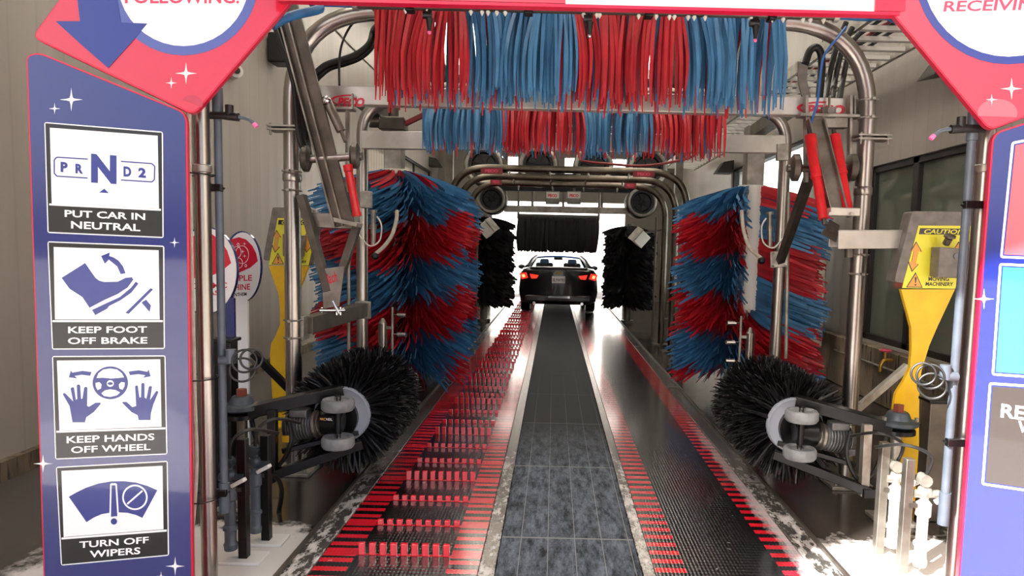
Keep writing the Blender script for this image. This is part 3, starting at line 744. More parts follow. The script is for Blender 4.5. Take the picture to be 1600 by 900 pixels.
for lab, stem, stub, nz, k in (('thin nozzle stand with two chrome nozzles in front of the left side brush', (613, 480, 600), (598, 497, 600), ((492, 1), (522, 1)), 1), ('thin nozzle stand with three chrome nozzles in front of the right side brush', (1158, 494, 600), (1173, 512, 600), ((505, -1), (535, -1), (564, -1)), -1)):
    Yn = 6.15
    t = thing('nozzle_stand', lab, 'nozzle stand', ground(stem[0], 660))
    t.location = V((at(stem[0], 500, Yn).x, Yn, 0)); x_ = t.location.x
    MB().cyl((x_, Yn, 0), (x_, Yn, at(stem[0], stem[1], Yn).z), .012, 10).build('stem', M['galv'], t)
    xs = at(stub[0], 510, Yn).x
    b = MB(); zt_ = at(stub[0], stub[1], Yn).z
    b.cyl((xs, Yn, 0), (xs, Yn, zt_-.05), .04, 16); b.tube([(xs, Yn, zt_-.05), (xs+k*-.0, Yn, zt_)], [.04, .012], 16); b.build('stub_pipe', M['steel'], t)
    MB().span((min(x_, xs), Yn-.012, zt_-.1), (max(x_, xs), Yn+.012, zt_-.075)).build('strap', M['galv'], t)
    for py, _ in nz:
        p = at(stem[0], py, Yn); p.x = x_
        MB().cyl(p, p+V((k*.05, 0, 0)), .008, 8).cyl(p+V((k*.05, -.0, 0)), p+V((k*.13, -.01, 0)), .022, 12).build('nozzle', M['chrome'], t)

# ------------------------------------------------------------------ cloth
def hang_section(par, name, mt, x0, x1, Y, zt, L, seed, step=.009, depth=.26, sway=.05, stray=None, smt=None):
    rr_ = random.Random(seed); b = MB(); c = MB()
    n = int((x1-x0)/step*2.2)
    for i in range(n):
        tgt = c if (stray and rr_.random() < stray) else b
        x_ = x0 + (x1-x0)*rr_.random(); dy = rr_.uniform(-depth, depth); l_ = L*rr_.uniform(.86, 1.06)
        if tgt is c: l_ *= 1.05; dy = abs(dy)*.6
        zz = zt - dy*dy*.5; ph = x_*9; sw = sway*sin(ph) + rr_.uniform(-.03, .03)
        pts = []
        for k in range(6):
            t = k/5; pts.append(V((x_ + sw*sin(t*2.2)*.8, Y + dy*(.25 + .75*min(1, t*1.6)), zz - l_*(t**1.05))))
        an = rr_.uniform(-.7, .7); sd_ = V((cos(an), sin(an), 0))
        w0 = rr_.uniform(.017, .027)
        tgt.ribbon(pts, sd_, [w0*.9, w0, w0, w0*.9, w0*.75, w0*.4])
    b.build(name, mt, par)
    if c.v: c.build('stray_strips', smt, par)
def mitter(lab, px0, px1, ptop, pbot, Y, cuts, cols, seed, depth, step=.009):
    A = at(px0, ptop, Y); B = at(px1, ptop, Y); zt = A.z*.5+B.z*.5; L = zt - at((px0+px1)/2, pbot, Y).z
    t = thing('mitter_curtain', lab, 'cloth curtain', (XM, Y, zt-L))
    b = MB().cyl((A.x-.05, Y, zt+.03), (B.x+.05, Y, zt+.03), .05, 16); b.build('roller', M['steel_dull'], t)
    for xx in (A.x-.05, B.x+.05): MB().box((xx, Y+(.14 if Y < 5 else .25), zt+.045), (.02, .36 if Y < 5 else .58, .08)).build('roller_bracket', M['galv'], t)
    xs = [A.x] + [at(c, ptop+60, Y).x for c in cuts] + [B.x]
    for i, cl in enumerate(cols):
        other = 'red' if cl == 'blue' else 'blue'
        hang_section(t, cl+'_cloth', M[cl+'_cloth'], xs[i], xs[i+1], Y, zt, L, seed+i, step, depth, .05, .10, M[other+'_cloth'])
    return t
mitter('front red and blue cloth curtain hanging across the big arch', 588, 1226, 14, 162, 4.38, (727, 893, 1064), ('red', 'blue', 'red', 'blue'), 11, .2)
mitter('second shorter looking cloth curtain hanging behind the logo beam', 660, 1130, 150, 238, 5.5, (783, 903, 1012), ('blue', 'red', 'blue', 'red'), 31, .2, .009)

def side_brush(lab, X, Y, z0, z1, Rr, seed, phase, swirl, slot=None, column=True, tilt=0.0):
    t = thing('side_brush', lab, 'side brush', (X, Y, 0)); rr_ = random.Random(seed)
    b = MB().cyl((X, Y, .0), (X, Y, z0), .07, 14); b.build('foot_bearing', M['steel_dark'], t)
    MB().cyl((X, Y, z0-.02), (X, Y, z1+.02), .15, 20).build('hub', M['panel_white'], t)
    if column:
        MB().span((X-.09, Y-.09, z1+.02), (X+.09, Y+.09, 2.92)).build('column', M['steel_dull'], t, bevel=.005)
        s_ = 1 if X > XM else -1
        MB().beam((X, Y, 2.86), (XR1+.02 if s_ > 0 else XR0-.02, 6.07, 2.86), .12, .12).build('top_arm', M['steel_dark'], t)
    red = MB(); blu = MB()
    nz = 62
    for i in range(nz):
        z_ = z0 + (z1-z0)*(i+.5)/nz
        na = 56
        for j in range(na):
            a = 2*pi*(j + rr_.random())/na
            if slot and z_ > slot[2]:
                dd = (a - slot[0] + pi) % (2*pi) - pi
                if abs(dd) < slot[1]: continue
            l_ = (Rr-.14)*rr_.uniform(.82, 1.06)*(.93 + .07*sin(5*a+z_*9))
            h = (z1 - z_ + .10*sin(2*a+phase) + tilt*cos(a) + .05*sin(5*a))/.40 + rr_.uniform(-.06, .06) + .13*sin(9*a + seed)*cos(3*z_)
            tgt = blu if int(math.floor(h)) % 2 == 0 else red
            droop = .21*rr_.uniform(.85, 1.15)*l_/.7; pts = []
            for k in range(5):
                q_ = k/4; r_ = .14 + l_*q_; aa = a + swirl*q_**1.6*.5
                pts.append(V((X+r_*cos(aa), Y+r_*sin(aa), z_ - droop*q_**1.25)))
            ta = V((-sin(a), cos(a), 0)); tw = rr_.uniform(-.45, .45)
            sd_ = V((0, 0, 1))*cos(tw) + ta*sin(tw); w0 = rr_.uniform(.035, .055)
            tgt.ribbon(pts, sd_, [w0*1.2, w0*1.0, w0*.8, w0*.65, w0*.35])
    red.build('red_cloth', M['red_cloth'], t); blu.build('blue_cloth', M['blue_cloth'], t)
    return t
side_brush('tall red and blue side brush standing left of the pegged belt, nearer of the two', at(616, 450, 7.2).x, 7.2, .35, 2.36, .86, 3, .4, -.5, tilt=.1)
side_brush('tall red and blue side brush half hidden behind the nearer left one', at(616, 450, 7.2).x-.02, 8.98, .4, 2.3, .76, 5, 2.0, -.5, column=False)
side_brush('tall red and blue side brush standing right of the smooth belt with pale hub showing', at(1168, 450, 7.2).x, 7.2, .42, 2.28, .82, 4, 1.2, .5, (R(-95), R(24), 1.0), tilt=-.15)

# ------------------------------------------------------------------ wheel scrubbers
def scrubber(lab, mir):
    xc = XM
    def P(px, py, Y): return at(px, py, Y)
    px_ = P(378, 640, 3.95)
    org = V((px_.x, 3.95, 0)); O = V((2*xc-org.x, org.y, 0)) if mir else org
    t = thing('wheel_scrubber', lab, 'wheel brush unit', O)
    def bd(b, nm, mt, par=None, **k):
        if mir: b.mirror(xc)
        return b.build(nm, mt, par or t, **k)
    X, Y, Z = px_.x, 3.95, px_.z
    bd(MB().cyl((X, Y, .02), (X, Y, Z), .03, 16), 'pivot_post', M['steel_dark'] if not mir else M['galv'])
    bd(MB().box((X, Y, .012), (.22, .22, .024)), 'base_plate', M['galv'], bevel=.004)
    bd(MB().lathe([(.05, -.05), (.1, -.045), (.1, -.02), (.05, 0)], (X, Y, Z), (0, 0, 1), 20), 'swivel_plate', M['black'])
    g = bd(MB().lathe([(.10, 0), (.115, .01), (.115, .03), (.075, .04), (.06, .075), (.05, .085), (0, .085)], (X, Y, Z+.0), (0, 0, 1), 24), 'bearing', M['iron_blue'])
    b = MB().cyl((X, Y, Z+.08), (X, Y, Z+.125), .032, 6); bd(b, 'bolt', M['rust'], g)
    for s_ in (-1, 1): bd(MB().cyl((X+s_*.095, Y-.03, Z+.02), (X+s_*.095, Y-.03, Z+.055), .013, 6), 'bolt', M['galv'], g)
    bd(MB().beam(P(386, 645, 3.9), P(536, 611, 4.12), .05, .07).beam(P(386, 636, 3.92), P(536, 602, 4.14), .09, .012), 'upper_arm', M['black'], bevel=.004)
    bd(MB().beam(P(415, 746, 3.9), P(566, 694, 4.14), .05, .055).beam(P(440, 705, 4.0), P(560, 676, 4.2), .03, .03), 'lower_arm', M['black'], bevel=.004)
    bd(MB().beam(P(426, 640, 3.93), P(426, 752, 3.93), .05, .05, V((0, 1, 0))), 'upright', M['black'] if not mir else M['galv'], bevel=.004)
    bd(MB().beam(P(395, 745, 3.9), P(428, 748, 3.9), .05, .05).beam((X, Y, P(390, 748, 3.95).z), P(400, 748, 3.92), .05, .05), 'lower_link', M['black'])
    # motor and gearbox
    a, c = P(446, 668, 4.08), P(492, 663, 4.08); d = (c-a); ax = d.normalized()
    prof = [(.0, 0), (.06, 0), (.075, .02)]
    for k in range(8): h = .03 + k*.018; prof += [(.085, h), (.085, h+.008), (.072, h+.009), (.072, h+.017)]
    prof += [(.06, .185), (0, .185)]
    mo = bd(MB().lathe(prof, a, ax, 22), 'motor', M['motor'])
    bd(MB().lathe([(.05, 0), (.085, .005), (.085, .02), (.07, .03), (.07, .04), (.08, .045), (.06, .07), (.05, .08), (0, .08)], a+ax*.185, ax, 22), 'motor_bell', M['steel_dull'], mo)
    bd(MB().box(a+ax*.1+V((0, -.02, .09)), (.11, .09, .05)), 'terminal_box', M['motor'], mo, bevel=.008)
    bd(MB().box(a+ax*.02+V((.02, -.085, -.05)), (.05, .01, .04)), 'label', M['yellow'] if not mir else M['motor'], mo)
    gb = P(518, 658, 4.06)
    go = bd(MB().lathe([(0, -.075), (.055, -.075), (.08, -.05), (.08, .05), (.055, .075), (0, .075)], gb, (1, 0, 0), 18).cyl(gb, gb+V((0, .12, 0)), .06, 16), 'gearbox', M['black'])
    if not mir:
        pg = Plane(gb+V((0, -.088, 0)), 0)
        lb = MB().poly([pg(498, 648), pg(522, 650), pg(522, 661), pg(498, 659)], pg.n, .004).build('label_plate', M['sign_black'], go)
        txt(pg, 'lettering', [('MAC', (500, 656.5), (508.5, 657), (500, 652.5))], M['orange'], lb, .001)
        txt(pg, 'lettering', [('NEIL', (509.5, 657), (519.5, 657.5), (509.5, 653))], M['white_plastic'], lb, .001)
    s0 = P(528, 632, 3.98); s1 = P(528, 690, 3.98)
    bd(MB().cyl((s0.x, s0.y, s1.z-.05), (s0.x, s0.y, s0.z+.06), .02, 12).beam((s0.x-.05, 4.02, s0.z-.1), (s0.x-.05, 4.02, s1.z+.08), .03, .04, V((0, 1, 0))), 'spindle', M['black'])
    for sp in (s0, s1):
        c = V((s0.x, s0.y, sp.z))
        w_ = bd(MB().lathe([(0, -.028), (.06, -.034), (.088, -.034), (.098, -.02), (.098, .02), (.088, .034), (.07, .034), (.06, .024), (0, .024)], c, (0, 0, 1), 28), 'bumper_wheel', M['bumper'])
        bd(MB().cyl(c+V((0, 0, .02)), c+V((0, 0, .05)), .022, 6), 'hub_bolt', M['chrome'], w_)
    bd(MB().tube(spline([a+V((.05, -.08, .08)), a+V((.09, -.14, -.05)), a+V((.0, -.12, -.2)), a+V((-.12, -.08, -.15)), a+V((-.2, -.02, .05))]), .014, 8), 'cable', M['rubber'], mo)
    # brush
    fc = P(534, 648, 4.2)
    fl = bd(MB().lathe([(.0, .01), (.09, .01), (.1, 0), (.16, -.004), (.172, -.012), (.178, 0), (.178, .03), (0, .03)], fc, (0, 1, 0), 40), 'flange', M['flange'])
    bd(MB().cyl(fc+V((-.03, -.035, -.015)), fc+V((-.03, .0, -.015)), .138, 30), 'drive_plate', M['black'], fl)
    bd(MB().cyl(fc+V((0, .03, 0)), fc+V((0, .78, 0)), .14, 24), 'drum', M['black_matt'])
    rr_ = random.Random(21 + mir); b = MB()
    for i in range(8000):
        yy = fc.y + .03 + .74*rr_.random()**.9; an = rr_.uniform(0, 2*pi); l_ = rr_.uniform(.17, .235)
        dv = V((cos(an), 0, sin(an))); ta = V((-sin(an), 0, cos(an))); bend = rr_.uniform(-.05, .05) ; dyy = rr_.uniform(-.05, .05) + (-.05 if yy < fc.y+.15 else 0)
        base_ = V((fc.x, yy, fc.z)); pts = []
        for k in range(4):
            q_ = k/3; pts.append(base_ + dv*(.135 + l_*q_) + ta*bend*q_*q_ + V((0, dyy*q_, -.02*q_*q_)))
        tw = rr_.uniform(0, pi); sd_ = ta*cos(tw) + V((0, sin(tw), 0))
        b.ribbon(pts, sd_, [.011, .012, .010, .006])
    bd(b, 'bristles', M['bristle'])
    return t
scrubber('black bristle wheel brush with motor and arm on the left, beside the pegged belt', 0)
scrubber('black bristle wheel brush with motor and arm on the right, beside the smooth belt', 1)
# ------------------------------------------------------------------ entrance posts and spray pipes
def post(lab, px, Y, r):
    x_ = at(px, 450, Y).x
    t = thing('entrance_post', lab, 'post', (x_, Y, 0))
    MB().cyl((x_, Y, 0), (x_, Y, 3.2), r, 22).build('tube', M['steel'], t)
    MB().box((x_, Y, .012), (.2, .2, .024)).build('base_plate', M['galv'], t, bevel=.004)
    b = MB().lathe([(r+.002, 0), (r+.006, .004), (r+.006, .03), (r+.002, .034)], (x_, Y, at(px, 270, Y).z), (0, 0, 1), 20)
    b.build('collar', M['galv'], t); return t, x_
pt, xp = post('polished steel post rising at the inner edge of the pictogram sign', 319, 2.93, .034)
b = MB()
for k, (dx, rr_) in enumerate(((-.03, .009), (-.043, .008), (-.056, .009), (-.067, .007))):
    b.tube(spline([V((xp+dx, 2.885, 3.1)), V((xp+dx*.95, 2.885, 2.2)), V((xp+dx*.9, 2.882, 1.5)), V((xp+dx*.85, 2.882, .9)), V((xp+dx*.9, 2.882, .55)), V((xp+dx*1.3-.03, 2.86, .02))]), rr_, 8)
tag(b.build('cable_bundle', M['white_hose']), 'bundle of white tubes strapped along the left steel post', 'tubes')
for py in (273, 590, 777):
    c = at(314, py, 2.93); MB().ring((xp-.03, 2.93, c.z), (0, 0, 1), .078, .003).build('cable_tie', M['rubber'], pt)
pr, xq = post('steel post standing at the inner edge of the right blue sign', 1524, 2.84, .034)
def spray_pipe(lab, pxx, Y, ptop, pbot, k, nzp, clamps, coil, post_x):
    x_ = at(pxx, 450, Y).x; z0_ = at(pxx, pbot, Y).z; z1_ = at(pxx, ptop, Y).z
    t = thing('spray_pipe', lab, 'pipe', (x_, Y, z0_))
    MB().cyl((x_, Y, z0_), (x_, Y, z1_), .017, 14).cyl((x_, Y, z0_), (x_, Y, z0_+.14), .023, 14).cyl((x_, Y, z1_-.12), (x_, Y, z1_), .022, 14).build('pipe', M['pvc'], t)
    zz = at(pxx, nzp, Y).z
    b = MB().cyl((x_-k*.035, Y-.02, zz), (x_+k*.04, Y-.02, zz), .016, 10).cyl((x_+k*.06, Y-.02, zz-.01), (x_+k*.06, Y-.02, zz+.045), .017, 12).cyl((x_+k*.04, Y-.02, zz), (x_+k*.1, Y-.02, zz-.005), .018, 10)
    g = b.build('nozzle_tee', M['rubber'], t)
    MB().tube(spline([V((x_+k*.1, Y-.02, zz-.004)), V((x_+k*.14, Y-.02, zz-.012)), V((x_+k*.17, Y-.02, zz-.035))]), .008, 8).build('nozzle_arm', M['pvc'], g)
    MB().cyl((x_+k*.165, Y-.02, zz-.03), (x_+k*.178, Y-.02, zz-.045), .01, 8).build('nozzle_tip', M['pink_tip'], g)
    for py in clamps:
        zc = at(pxx, py, Y).z
        b = MB().span((min(x_, post_x)-.02, Y-.028, zc-.016), (max(x_, post_x)+.02, Y+.0, zc+.016)).ring((x_, Y, zc), (0, 0, 1), .02, .006, 6, 16); b.build('clamp', M['black'], t, bevel=.003)
    zc = at(pxx, coil, Y).z
    b = MB().cyl((x_, Y-.02, zc), (x_+k*.06, Y-.02, zc+.005), .02, 10).cyl((x_+k*.05, Y-.02, zc-.01), (x_+k*.05, Y-.02, zc+.05), .022, 10); g = b.build('valve', M['pvc'], t)
    b = MB()
    for dx, dz, rd in ((.11, .0, .05), (.14, .01, .045), (.1, -.04, .052)):
        b.ring((x_+k*dx, Y-.02, zc+dz), (k*.5, -1, .2), rd, .005, 8, 26)
    b.build('coil_hose', M['rubber'], g)
    return t
spray_pipe('grey plastic spray pipe clamped beside the left steel post', 345, 2.97, 138, 800, 1, 182, (294, 768), 562, xp)
spray_pipe('sunlit grey plastic spray pipe clamped beside the right steel post', 1501, 2.78, 172, 820, -1, 202, (320, 690), 588, xq)

# injector stands on the floor by each scrubber
def injector(lab, ppx, pbase, cpx, h, light, k):  # light picks paler materials, painting sunlight onto the right-hand stands
    p = ground(ppx, pbase); x_, Y = p.x, p.y; cx_ = at(cpx, pbase, Y).x
    t = thing('injector_stand', lab, 'injector stand', (x_, Y, 0))
    MB().span((x_-.022, Y-.022, .012), (x_+.022, Y+.022, h)).build('post', M['black'] if not light else M['steel_dull'], t, bevel=.003)
    MB().span((x_-.1, Y-.07, 0), (x_+.1, Y+.07, .014)).build('base_plate', M['panel_white'], t, bevel=.003)
    Yc = Y-.02
    prof = [(0, .02), (.03, .02), (.034, .05), (.028, .06), (.028, .12), (.036, .125), (.036, .14), (.026, .15), (.026, .27), (.036, .28), (.036, .34), (.02, .36), (.02, .38)]
    b = MB().lathe(prof, (cx_, Yc, .04), (0, 0, 1), 16); b.build('canister', M['pvc'] if not light else M['white_plastic'], t)
    b = MB().cyl((cx_-.05, Yc, .43), (cx_+.07, Yc, .43), .02, 10).sphere((cx_, Yc, .44), .036, 12).cyl((cx_, Yc, .4), (cx_, Yc, .52), .018, 10).cyl((cx_-.01, Yc-.03, .5), (cx_-.01, Yc+.03, .5), .03, 12)
    g = b.build('valve', M['iron_blue'] if not light else M['galv'], t)
    MB().beam((cx_+.03, Yc-.04, .40), (cx_+.1, Yc-.05, .44), .03, .02).build('handle', M['white_plastic'], g, bevel=.005)
    MB().span((min(cx_, x_), Yc-.01, .36), (max(cx_, x_), Yc+.03, .38)).build('bracket', M['steel_dark'], t)
    b = MB().tube(spline([V((cx_, Yc, .52)), V((cx_+.02, Yc, .62)), V((cx_+k*.09, Yc+.05, .66)), V((cx_+k*.16, Yc+.2, .6))]), .009, 8)
    b.build('hose', M['rubber'], t)
    return t
injector('black square injector stand nearest the left spray pipe', 382, 874, 364, .62, False, 1)
injector('black square injector stand on a white plate further in on the left', 417, 846, 403, .58, False, 1)
injector('sunlit injector stand nearest the smooth belt on the right', 1371, 868, 1389, .62, True, -1)
injector('sunlit injector stand close to the right blue sign', 1408, 898, 1432, .6, True, -1)
# control columns
for px, y0_, Y, lab, k in ((1462, 622, 4.0, 'dark box column behind the coiled hose on the right', 1), (352, 528, 4.1, 'dark narrow box column behind the left spray pipe', -1)):
    p = at(px, y0_, Y); t = thing('control_column', lab, 'column', (p.x, Y, 0))
    MB().span((p.x-.055, Y-.05, 0), (p.x+.055, Y+.05, p.z-.02)).build('casing', M['black'] if k < 0 else M['steel_dark'], t, bevel=.006)
    MB().span((p.x-.07, Y-.065, p.z-.02), (p.x+.07, Y+.065, p.z)).build('lid', M['black'], t, bevel=.004)

# spray bar under the header
YS = 3.3
A, B = at(556, 10, YS), at(1306, 19, YS); zz = (A.z+B.z)/2
t = thing('spray_bar', 'dark dripping spray bar with blue hose ends under the header', 'spray bar', (XM, YS, zz-.1))
MB().cyl((A.x, YS, zz), (B.x, YS, zz), .024, 14).build('pipe', M['steel_dark'], t)
for xx in (A.x, B.x): MB().cyl((xx-.012, YS, zz), (xx+.012, YS, zz), .034, 14).build('coupling', M['galv'], t)
za = at(440, 40, 3.0)
MB().tube(spline([V((A.x, YS, zz)), V((A.x-.2, YS, zz-.0)), at(500, 14, 3.2), at(455, 25, 3.05), at(425, 40, 2.98)]), .02, 12).build('hose', M['blue_hose'], t)
MB().tube(spline([V((B.x, YS, zz)), V((B.x+.16, YS, zz-.005)), at(1385, 24, 3.15), at(1420, 40, 3.0), at(1450, 62, 2.95)]), .02, 12).build('hose', M['blue_hose'], t)
for px in (671, 922, 1182):
    x_ = at(px, 20, YS).x; z_ = zz
    b = MB().cyl((x_, YS, z_), (x_, YS, z_-.07), .012, 10).cyl((x_-.03, YS, z_-.045), (x_+.012, YS, z_-.045), .018, 10).tube([(x_, YS, z_-.06), (x_, YS, z_-.12)], [.018, .008], 10)
    g = b.build('drop_nozzle', M['rubber'], t); MB().sphere((x_, YS, z_-.125), .01, 10).build('nozzle_tip', M['pink_tip'] if px != 922 else M['chrome'], g)
for px in (641, 826, 1014, 1206):
    x_ = at(px, 15, YS).x; MB().span((x_-.02, YS-.03, zz-.035), (x_+.02, YS+.03, zz+.02)).build('clamp', M['black'], t, bevel=.006)
b = MB()
rq = random.Random(8)
for i in range(46):
    x_ = A.x + (B.x-A.x)*rq.uniform(.03, .97); b.tube([(x_, YS-.012, zz+.024), (x_, YS-.022, zz+.018), (x_, YS-.025, zz+.004)], [.01, .009, .002], 6)
    if i % 2: b.tube([(x_+.03, YS, zz-.02), (x_+.03, YS, zz-.028), (x_+.03, YS, zz-.042)], [.012, .01, .002], 6)
g = b.build('suds', M['white_plastic'], t); g['kind'] = 'stuff'

# ------------------------------------------------------------------ caution stands
YK = 4.25
Pc = plP(YK)
pc = at(1430, 640, YK)
cs = thing('emergency_stop_stand', 'yellow caution pedestal with grey knob box by the right window', 'pedestal', (pc.x, YK, 0))
def pc_(nm, pts, mt, par, off, th=.003): return put(Pc, nm, pts, mt, par, off, th)
zf = [(1408,452),(1417,485),(1424,512),(1424.5,545),(1422,575),(1411,598),(1400,615),(1396,640),(1392,826),(1436,826),(1436,640),(1437,600),(1440,580),(1452,540),(1465,510),(1480,478),(1492,452)]
pc_('stem_board', zf, M['yellow'], cs, 0, .03)
hd_ = pc_('head_housing', rounded([(1426,330),(1507,331),(1522,352),(1492,453),(1398,440),(1400,428)], 4), M['board_grey'], cs, .0, .11)
fc_ = pc_('sign_face', [(1435,352.5),(1521,353),(1492,451),(1409,450)], M['yellow_face'], cs, .004)
bb = pc_('caution_band', [(1437,356.5),(1508,357.5),(1505,367),(1435,366)], M['sign_black'], fc_, .0055, .001)
txt(Pc, 'lettering', [('CAUTION', (1442,365.2), (1504,366), (1443.5,358))], M['yellow_face'], bb, .0062, .02)
txt(Pc, 'caption', [('MOVING', (1450,439), (1482,439), (1450,432.5)), ('MACHINERY', (1445,446.5), (1488,447), (1446,440.5))], M['sign_black'], fc_, .0057)
def arrow2(cx_, cy_, s, sk):
    P_ = [(0,-24),(9,-8),(4,-9),(-1,12),(4,12),(-7,24),(-13,8),(-8,9),(-4,-9),(-9,-9)]
    return [(cx_+x_*s+sk*y_, cy_+y_*s) for x_, y_ in P_]
pc_('arrow_print', arrow2(1431, 401, 1, 0), M['sign_black'], fc_, .0048, .0005); pc_('arrow_print', arrow2(1431, 401, .9, 0), M['orange'], fc_, .0055, .0005)
pc_('arrow_print', arrow2(1497, 401, 1, 0), M['sign_black'], fc_, .0048, .0005); pc_('arrow_print', arrow2(1497, 401, .9, 0), M['orange'], fc_, .0055, .0005)
pc_('hazard_triangle', [(1415,449),(1441,449.5),(1430,425)], M['sign_black'], fc_, .0049, .0005); pc_('hazard_triangle', [(1417,448),(1439,448.2),(1430,428)], M['orange'], fc_, .0056, .0005)
pc_('hazard_mark', [(1428.5,433),(1431.5,433),(1430.5,442),(1429,442)], M['sign_black'], fc_, .0062, .0005); pc_('hazard_mark', circ((1429.6,445), 1.3), M['sign_black'], fc_, .0062, .0005)
kb = MB(); bc = Pc(1467, 409, .05)
kb.poly([Pc(*p, .11) for p in ((1453,386),(1495,389),(1486,434),(1450,432))], Pc.n, .1)
k_ = kb.build('knob_box', M['board_grey'], cs, bevel=.006)
c0 = Pc(1468, 381, .07); MB().cyl(c0, c0+V((.0, -.03, .035)), .022, 16).lathe([(.02, 0), (.034, .005), (.034, .018), (.02, .024), (0, .024)], c0+V((0, -.03, .035)), (0, -.4, 1), 18).build('push_knob', M['steel_dark'], k_)
MB().cyl(Pc(1478, 400, .112), Pc(1478, 400, .118), .02, 18).build('key_disc', M['motor'], k_)
ya = Pc(1453, 600); 
MB().span((pc.x-.13, YK-.05, 0), (pc.x+.13, YK+.15, .012)).build('foot_plate', M['yellow'], cs)
dup(cs, V((at(426, 330, 5.7)-at(1426, 330, YK)).to_tuple()[:2] + (0,)), 'yellow caution pedestal standing behind the left front arch post')
# round product signs against the left wall
for lab, Y, c, rx, ry, sx0, sx1, em, tx, stm in (
    ('round white product sign on a white pole, lettered TRIPLE SHINE', 4.75, (379.5, 417), 27.5, 54, 365, 387, [(352,384),(362,374),(374,370.5),(385,374),(395,384),(401,396),(403.5,408),(392,418),(372,427),(350,427)],
      [('TRIPLE', (353,439.5), (394.5,438.5), (353,430.5)), ('SHINE', (362,454), (391.5,452.5), (362,444.5))], 'sign_white'),
    ('round white product sign on a blue pole, nearest the left steel post', 4.3, (322, 423), 48, 67, 346, 366, [(290,375),(310,366),(332,366),(346,376),(356,392),(362,411),(345,425),(325,433),(290,436)],
      [('CERAMIC', (300,451.5), (355.5,450), (300,442.5)), ('WASH', (312,462), (352,460.5), (312,454.5))], 'sign_blue')):
    P_ = plP(Y); p = P_((sx0+sx1)/2, 600); t = thing('product_sign', lab, 'sign', (p.x, Y, 0))
    f0 = P_((sx0+sx1)/2, 480)
    pA, pB = P_(sx0, 480).x, P_(sx1, 480).x
    MB().span((pA, Y-.003, 0), (pB, Y+.02, f0.z+.06)).build('pole', M[stm], t)
    MB().span((pA-.08, Y-.1, 0), (pB+.08, Y+.1, .012)).build('foot_plate', M['steel_dark'], t)
    put(P_, 'backing', circ((c[0]-2, c[1]), rx+2.5, ry+2), M['sign_blue'], t, .0, .03)
    put(P_, 'disc', circ(c, rx, ry), M['sign_white'], t, .006, .005)
    e_ = put(P_, 'emblem', em, M['red_print'], t, .008, .001)
    if Y > 4.5:
        b = MB()
        def rg(cx_, cy_, r_, m_=18):
            b.tube([P_(cx_+r_*.75*cos(2*pi*i/m_), cy_+r_*sin(2*pi*i/m_), .0095) for i in range(m_)], .0022, 5, True)
        for q_ in ((379,398,14),(371,394,9),(374,411,8),(373,382,2),(385,415,2)): rg(*q_)
        b.build('bubbles', M['sign_white'], e_)
        put(P_, 'sparkle', star((383, 381), 3.6), M['sign_white'], e_, .0092, .0005); put(P_, 'sparkle', star((380, 393), 4), M['sign_white'], e_, .0092, .0005); put(P_, 'sparkle', star((383, 400), 3.6), M['sign_white'], e_, .0092, .0005)
    else:
        put(P_, 'sparkle', star((331, 374), 4), M['sign_white'], e_, .0092, .0005)
    txt(P_, 'lettering', tx, M['red_print'], t, .0072)
    if Y > 4.5: txt(P_, 'small_lettering', [('ANTHEM', (363, 463.5), (386, 462), (363, 458))], M['sign_black'], t, .0072)

# ------------------------------------------------------------------ things on the walls and overhead
p = at(372, 115, 7.6)
t = thing('security_camera', 'small white round camera on the left wall above the spray pipe', 'camera', (XL, p.y, p.z))
MB().cyl((XL, p.y, p.z), (XL+.1, p.y-.12, p.z), .07, 20).build('housing', M['white_plastic'], t); MB().cyl((XL+.1, p.y-.12, p.z), (XL+.115, p.y-.145, p.z), .035, 16).build('lens', M['rubber'], t)
p = at(430, 78, 8.6); 
t = thing('loudspeaker', 'black wall box behind the top of the slanting steel channel', 'speaker', (XL, p.y, p.z-.2))
MB().span((XL+.02, p.y-.14, p.z-.18), (XL+.26, p.y+.14, p.z+.18)).build('cabinet', M['rubber'], t, bevel=.02); MB().span((XL, p.y-.03, p.z-.05), (XL+.03, p.y+.03, p.z+.05)).build('bracket', M['steel_dark'], t)
p = at(1470, 110, 6.3)
t = thing('floodlight', 'dark floodlight on the right wall by the red corner sign', 'floodlight', (XR, p.y, p.z))
MB().poly([V((XR-.3, p.y-.15, p.z-.07)), V((XR-.06, p.y-.15, p.z-.02)), V((XR-.06, p.y-.15, p.z+.08)), V((XR-.2, p.y-.15, p.z+.08))], V((0, -1, 0)), .3).build('hood', M['frame_dark'], t); MB().span((XR-.07, p.y-.04, p.z-.02), (XR, p.y+.04, p.z+.06)).build('arm', M['frame_dark'], t)
for lab, wx, px, py in (('small dark lamp on the left wall, far up beside the white panels', XL, 677, 254), ('small dark lamp on the right wall above the bright window', XR, 1128, 262)):
    Y = abs(wx)*F/abs(px-866.5)*.97; p = at(px, py, Y); s_ = 1 if wx < 0 else -1
    t = thing('wall_lamp', lab, 'lamp', (wx, Y, p.z))
    MB().poly([V((wx, Y-.18, p.z-.12)), V((wx+s_*.34, Y-.18, p.z-.12)), V((wx+s_*.2, Y-.18, p.z+.1)), V((wx, Y-.18, p.z+.14))], V((0, -1, 0)), .36).build('housing', M['frame_dark'], t)
